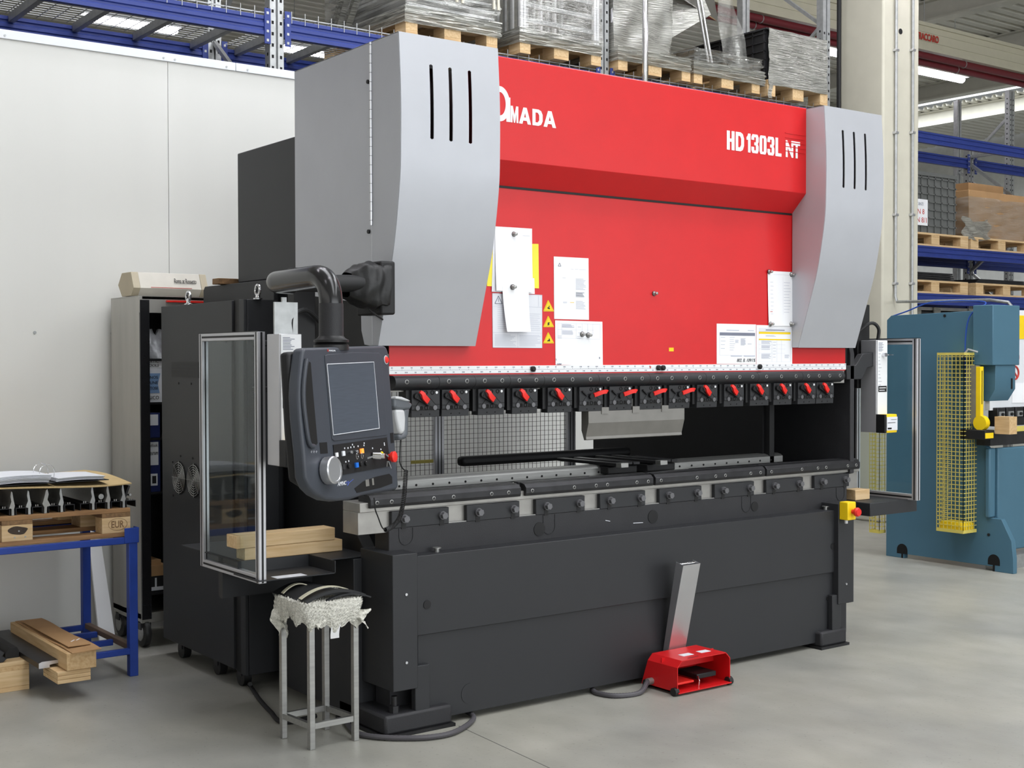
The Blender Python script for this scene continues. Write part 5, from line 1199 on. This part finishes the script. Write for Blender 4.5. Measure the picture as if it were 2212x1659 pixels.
# C: tall box
C0,C1 = 6.88,7.66
pallet(C0,py,zD,'wooden pallet under the tall film-wrapped case', gp_, rot=True)
LC_ = thing('tall_case', 'tall grey case wrapped in stretch film with white corner boards', 'wrapped goods', (7.25,8.3,zD+.145))
part('case', MB().box(C0+.03,C0+.60,py+.1,py+1.0,zD+.16,zD+1.5), 'tool_steel', LC_)
for x in (C0+.0,C0+.56): part('corner_board', MB().box(x,x+.06,py+.07,py+.09,zD+.30,zD+1.5), 'white', LC_)
part('film', film_box(C0,C0+.63,py+.06,py+1.1,zD+.15,zD+1.5,.012,3), 'film_dense', LC_, smooth=80)
part('side_sheet', MB().box(C0-.025,C0-.008,py+.1,py+.9,zD+.1,zD+1.5), 'dark_steel', LC_)
wrap_foot(LC_,C0,C1,zD,13)
pz = aY(1397,100,7.66)
part('chrome_pipe', MB().cyl((pz.x,7.68,0),(pz.x,7.68,6.8),.024,16), 'chrome', None, label='slim chrome pipe standing upright in front of the rack', cat='pipe')
# D: tilted panels and poles
D0,D1 = 7.72,8.56
pallet(D0,py,zD,'wooden pallet under the tilted shiny panels', gp_, rot=True)
LD_ = thing('tilted_panels', 'tilted shiny panels and tubes wrapped in loose film on the rack', 'wrapped goods', (8.1,8.3,zD+.145))
part('panel', MB().add([(D0-.02,py+.5,zD+.36),(D0+.55,py+.35,zD+.72),(D0+.55,py+.55,zD+1.1),(D0-.02,py+.7,zD+.72)],[(0,1,2,3)]), 'film_dense', LD_, solid=.01)
part('panel', MB().add([(D0+.0,py+.45,zD+.95),(D0+.7,py+.4,zD+.7),(D0+.75,py+.6,zD+1.3),(D0+.1,py+.7,zD+1.4)],[(0,1,2,3)]), 'chrome', LD_, solid=.01)
for a,b in (((D0+.23,py+.05,zD+.17),(D0+.10,py+.2,zD+1.3)),((D0+.27,py+.05,zD+.17),(D0+.15,py+.2,zD+1.3))): part('tube', MB().cyl(a,b,.013,10), 'chrome', LD_)
for a,b in (((D0+.02,py+.1,zD+.2),(D0+.25,py+.1,zD+.3)),((D0+.28,py+.1,zD+.33),(D0+.66,py+.1,zD+.24)),((D0+.5,py+.1,zD+.24),(D0+.66,py+.3,zD+.36))): part('strut', MB().bar(a,b,.02,.015), 'dark_steel', LD_)
part('film', MB().grid(lambda u,v:(D0+.33+.45*u+.08*v*(1-u), py+.08+.35*u*(1-v)+.02*math.sin(9*u+12*v), zD+1.35-1.15*v+.15*(1-u)*(1-v)+.02*math.sin(20*u+7*v)),24,24), 'stretch_film', LD_, smooth=80)
part('film', film_box(D0+.0,D1-.02,py+.0,py+1.16,zD+.14,zD+.30,.014,4), 'stretch_film', LD_, smooth=80)
wrap_foot(LD_,D0,D1,zD,14)
# E: dark grid crate under film
E0,E1 = 8.62,9.40
pallet(E0,py,zD,'wooden pallet under the dark crate at the rack end', gp_, rot=True)
LE_ = thing('grid_crate', 'dark grid-sided crate with silver film cover on the rack', 'crate', (9.0,8.3,zD+.145))
part('body', MB().box(E0,E1,py+.02,py+1.15,zD+.15,zD+.58), 'black', LE_)
for k in range(6): part('grid_rib', MB().box(E0-.012,E0,py+.02,py+1.15,zD+.17+k*.075,zD+.18+k*.075), 'dark_steel', LE_)
for k in range(9): part('grid_rib', MB().box(E0-.012,E0,py+.03+k*.135,py+.04+k*.135,zD+.15,zD+.58), 'dark_steel', LE_)
part('film', MB().grid(lambda u,v:(E0+.0+(E1-E0)*u, py-.012+.006*math.sin(17*u+11*v)+.004*math.sin(40*v+9*u), zD+.10+.49*v),24,16), 'film_dense', LE_, smooth=80, solid=.002)
part('lid', MB().box(E0-.02,E1,py-.0,py+1.17,zD+.58,zD+.595), 'dark_steel', LE_)
part('film_tail', MB().grid(lambda u,v:(E0-.0+.05*u+.01*math.sin(6*v),py-.01,zD+.14-.16*v),3,6), 'film_dense', LE_)
# ================================================================== blue press brake beyond
BP = thing('blue_press', 'older blue press brake with yellow mesh guards behind the red one', 'press brake', (9.2,6.0,0))
bx_ = 8.65
side_ = [(5.44,.0),(5.60,.0),(5.60,.035),(6.40,.035),(6.40,0),(6.572,0),(6.572,1.90),(6.53,1.935),(5.755,1.951),(5.755,1.15),(5.78,1.03),(5.70,.96),(5.66,.92),(5.66,.398),(5.54,.396),(5.455,.24),(5.44,.11)]
sd = part('side_frame', MB().prism('x',side_,bx_,bx_+.05), 'machine_blue', BP, bevel=.003)
for px,py_ in ((1949,1188),(2147,1212)):
    q = aX(px,py_,bx_); pts = [(q.y+.05*math.cos(t),q.z+.05*math.sin(t)) for t in [i*math.pi/10 for i in range(11)]]+[(q.y-.05,q.z-.03),(q.y+.05,q.z-.03)]
    part('lifting_hole', MB().prism('x',pts,bx_-.002,bx_+.001), 'hole', sd)
    part('hole_slot', MB().box(bx_-.002,bx_+.001,q.y-.008,q.y+.008,max(.0,q.z-.09),q.z-.03), 'hole', sd)
for px,py_ in ((2041,682),(2092,1150),(2136,1155),(2097,1149)): q = aX(px,py_,bx_); part('bolt', MB().cyl((bx_-.006,q.y,q.z),(bx_,q.y,q.z),.011,10), 'black', sd)
part('side_frame', MB().prism('x',side_,10.9,10.95), 'machine_blue', BP)
part('apron', MB().box(bx_+.05,10.9,5.60,5.64,.14,.92), 'machine_blue', BP, bevel=.01)
part('apron_edge', MB().box(bx_-.03,bx_+.05,5.62,5.66,.40,.92), 'machine_blue', BP, bevel=.01)
part('toe_plate', MB().box(bx_+.05,10.9,5.58,5.7,.0,.10), 'galvanised', BP)
part('table', MB().box(bx_-.05,10.9,5.60,5.72,.94,1.03), 'dark_steel', BP, bevel=.003)
# upper cylinder cover
q0 = aX(2110,660,8.60)
cvr = part('cylinder_cover', MB().box(8.60,8.95,5.585,5.755,1.54,1.99), 'machine_blue', BP, bevel=.006)
part('cover_lower', MB().prism('x',[(5.60,1.54),(5.60,1.36),(5.66,1.27),(5.74,1.27),(5.74,1.54)],8.66,8.92), 'machine_blue', cvr, bevel=.004)
part('latch', MB().box(8.86,8.875,5.594,5.60,1.36,1.44), 'black', cvr)
rmw = part('ram', MB().box(8.68,10.9,5.66,5.70,1.20,1.96), 'white_trim', BP)
part('yellow_sign', MB().box(8.97,9.2,5.655,5.66,1.74,1.92), 'yellow', rmw)
for z in (1.60,1.48):
    part('prohibition_ring', MB().tube([(9.0+.05*math.cos(t),5.656,z+.05*math.sin(t)) for t in [i*math.pi/12 for i in range(25)]],.007,6), 'sign_red', rmw)
    part('prohibition_bar', MB().bar((8.965,5.656,z+.035),(9.035,5.656,z-.035),.006,.010), 'sign_red', rmw)
part('notice', MB().box(8.965,9.2,5.655,5.66,1.25,1.40), 'paper', rmw)
for k in range(6):
    c = part('punch_clamp', MB().box(8.72+k*.12,8.82+k*.12,5.62,5.70,1.14,1.22), 'dark_steel', BP, bevel=.004)
    part('clamp_plate', MB().box(8.735+k*.12,8.805+k*.12,5.614,5.62,1.15,1.19), 'galvanised', c)
    part('clamp_bolt', MB().cyl((8.77+k*.12,5.60,1.17),(8.77+k*.12,5.615,1.17),.012,8), 'black', c)
part('punch_rail', MB().box(8.70,10.9,5.63,5.70,1.08,1.14), 'black', BP)
part('yellow_strip', MB().box(8.74,10.9,5.61,5.615,1.035,1.075), 'yellow_mesh', BP)
# yellow light guard post and bracket
yx = 8.50
lg = part('light_guard', MB().box(8.56,8.60,5.66,5.70,1.12,1.53), 'yellow', BP, bevel=.003, label='yellow light barrier post')
part('guard_slot', MB().box(8.575,8.582,5.658,5.661,1.25,1.50), 'ink_black', lg)
part('guard_foot', MB().cyl((8.55,5.66,1.11),(8.60,5.66,1.11),.055,16), 'yellow', lg)
part('guard_backing', MB().box(8.56,8.62,5.70,5.78,1.10,1.54), 'tool_steel', BP)
part('guard_bracket', MB().box(8.50,8.62,5.58,5.80,.99,1.06), 'black', BP, bevel=.004)
part('bracket_sign', MB().box(8.50,8.60,5.576,5.58,1.0,1.04), 'yellow', BP)
part('stay_rod', MB().tube([(8.58,5.70,1.64),(8.52,5.74,1.66),(8.50,5.78,1.60)],.008,6), 'galvanised', BP)
# mesh guards (box of yellow wire)
def mesh_guard(y0_,y1_,z0_,z1_,x0=8.47,x1=8.64, lab='yellow wire mesh guard box'):
    g = part('mesh_guard', MB().box(x0,x1,y0_,y1_,z1_,z1_+.02), 'yellow_mesh', BP, label=lab)
    part('guard_base', MB().box(x0,x1,y0_,y1_,z0_-.02,z0_), 'yellow_mesh', g)
    mb = MB(); z = z0_
    while z < z1_: 
        mb.box(x0,x0+.004,y0_,y1_,z,z+.005); mb.box(x0,x1,y0_,y0_+.004,z,z+.005); mb.box(x0,x1,y1_-.004,y1_,z,z+.005); z += .031
    y = y0_
    while y < y1_: mb.box(x0,x0+.004,y,y+.004,z0_,z1_); y += .034
    x = x0
    while x < x1: mb.box(x,x+.004,y0_,y0_+.004,z0_,z1_); mb.box(x,x+.004,y1_-.004,y1_,z0_,z1_); x += .034
    part('mesh_wires', mb, 'yellow_mesh', g, smooth=0, kind='stuff')
    return g
mesh_guard(5.74,5.975,.30,1.615)
mesh_guard(6.60,6.70,.20,1.55,x0=8.60,x1=8.68)
part('guard_shoe', MB().box(8.48,8.63,5.75,5.96,.285,.36), 'yellow', BP, bevel=.02)
part('wood_piece', MB().box(8.62,8.72,5.46,5.58,1.031,1.16), 'wood_y', None, label='upright wood piece on the blue press table', cat='wood block')
# blue air hose from the pillar
hp = [aX(1925,684,8.7),aX(1960,672,8.7),aX(2000,656,8.7),aX(2040,651,8.7),aX(2090,650,8.7),aX(2130,655,8.66)]
mat('hose_blue', (40,80,170), .45)
part('air_hose', MB().tube(cr([tuple(p) for p in hp]+[(8.62,5.80,1.9),(8.615,5.83,1.6),(8.62,5.8,1.2)],6),.0055,7), 'hose_blue', None, label='thin blue air hose looping over the blue press', cat='hose')
# ================================================================== further rack on the right
R2 = thing('pallet_rack', 'blue-beamed pallet rack beyond the white pillar', 'rack', (13,9,0))
FY2, BY2 = 8.55, 9.4
for x in (11.25,14.0,16.9):
    for y in (FY2,BY2): upright(x,y,4.15,R2,hz=(2.0,4.1))
    for k in range(3):
        a,b = ((BY2,FY2+.08) if k%2==0 else (FY2+.08,BY2)); part('brace', MB().bar((x,a,3.95-k*.7),(x,b,3.35-k*.7),.035,.035), 'galvanised', R2)
    part('brace', MB().bar((x,FY2+.08,4.05),(x,BY2,4.05),.035,.035), 'galvanised', R2)
for x0,x1 in ((11.3,13.95),(14.05,16.85)):
    for z in (3.9,2.68,2.17):
        for y in (FY2-.01,BY2-.01): beam(x0,x1,y,z,R2,h=.12)
for i,(px) in enumerate((2185,)):
    pu = aY(px,400,11.2); R3 = thing('pallet_rack', 'tall perforated rack upright with blue beams, far behind the grey crate', 'rack', (pu.x,11.6,0))
    upright(pu.x,11.2,5.6,R3,hz=(2.0,5.5),w=.14)
    upright(pu.x,12.1,5.6,R3,holes=False)
    for z in (2.95,2.25): beam(pu.x-2.7,pu.x-.06,11.2,z,R3,h=.13); beam(pu.x+.06,pu.x+2.7,11.2,z,R3,h=.13)
    for k in range(4): a,b = ((11.28,12.1) if k%2==0 else (12.1,11.28)); part('brace', MB().bar((pu.x,a,2.4+k*.7),(pu.x,b,3.1+k*.7),.04,.04), 'galvanised', R3)
g2 = 'pallets on the rack beyond the pillar'
for x,z,lab in ((11.5,2.80,'pallet under the grey grid crate'),(12.75,2.80,'pallet under the film-wrapped cartons'),(11.5,2.29,'pallet on the lower rack level, left of the upright'),(12.85,2.29,'pallet on the lower rack level under a flat sheet')): pallet(x,8.56,z,lab,g2)
GC = thing('grey_crate', 'large grey plastic crate with ribbed sides and paper sign', 'crate', (12.0,8.9,2.945))
mat('crate_grey', (98,100,98), .6)
part('body', MB().box(11.52,12.50,8.60,9.3,2.95,3.58), 'crate_grey', GC)
for k in range(7): part('rib', MB().box(11.505,12.515,8.585,9.315,3.02+k*.085,3.035+k*.085), 'crate_grey', GC)
for k in range(9): part('rib', MB().box(11.52+k*.12,11.535+k*.12,8.585,8.6,2.95,3.58), 'crate_grey', GC)
part('rim', MB().box(11.50,12.52,8.58,9.32,3.56,3.60), 'crate_grey', GC)
sg = part('paper_sign', MB().box(11.62,11.98,8.575,8.58,3.02,3.30), 'paper', GC)
text('sign_text', 'MONTANTI', .05, (11.70,8.574,3.23), (1,0,0),(0,0,1), 'ink', sg, fit=(.2,.035))
text('sign_text', 'CGN 8', .06, (11.68,8.574,3.14), (1,0,0),(0,0,1), 'sign_red', sg, fit=(.24,.055))
text('sign_text', 'CGN 8/1', .06, (11.66,8.574,3.05), (1,0,0),(0,0,1), 'sign_red', sg, fit=(.3,.055))
CB = thing('wrapped_cartons', 'brown cartons wrapped in shiny film on the rack', 'wrapped goods', (13.3,8.9,2.945))
part('carton', MB().box(12.80,13.95,8.62,9.3,2.95,3.48), 'cardboard', CB, bevel=.01)
part('carton', MB().box(13.2,13.9,8.9,9.3,3.48,3.62), 'cardboard', CB)
part('film', film_box(12.77,13.9,8.60,9.32,2.93,3.40,.02,8), 'stretch_film', CB, smooth=80)
part('film_bulge', MB().grid(lambda u,v:(12.62+.5*u, 8.57+.03*math.sin(12*u+9*v), 2.95+.22*v-.05*math.sin(3*u)),14,8), 'film_dense', CB, smooth=80)
for x0,x1,h,lab in ((11.5,12.5,.09,'flat metal sheets on the lower pallet, left of the upright'),(12.9,13.9,.05,'flat dark sheet on the lower pallet beside the upright')):
    t = thing('sheet_stack', lab, 'metal sheets', (x0,9,2.435))
    for k in range(4): part('sheet', MB().box(x0+.02*k,x1-.01*k,8.6,9.3,2.436+k*h/4,2.436+(k+.8)*h/4), 'dark_steel', t)
SS = thing('stacked_panels', 'tall stack of grey panels below the pillar-side rack beams', 'panels', (12,9,0))
for k in range(18): part('panel', MB().box(11.45+.01*(k%3),13.3,8.7,9.3,1.3+k*.048,1.335+k*.048), 'tool_steel' if k%2 else 'dark_steel', SS)
for x in (11.9,12.25,12.9): part('film_strip', MB().box(x,x+.12,8.68,8.695,1.3,2.15), 'film_dense', SS)
part('skid', MB().box(11.5,13.2,8.75,9.25,0,1.295), 'wood_dark', SS)
# brown crates on the floor between the presses
block('wood_crate', 7.9,8.2,7.2,7.5,0,.52,'brown upright wood piece on the floor behind the blue press','wood_dark')
block('wood_crate', 7.6,8.5,6.95,7.15,.02,.16,'low brown timber on the floor between the two presses','wood_dark')
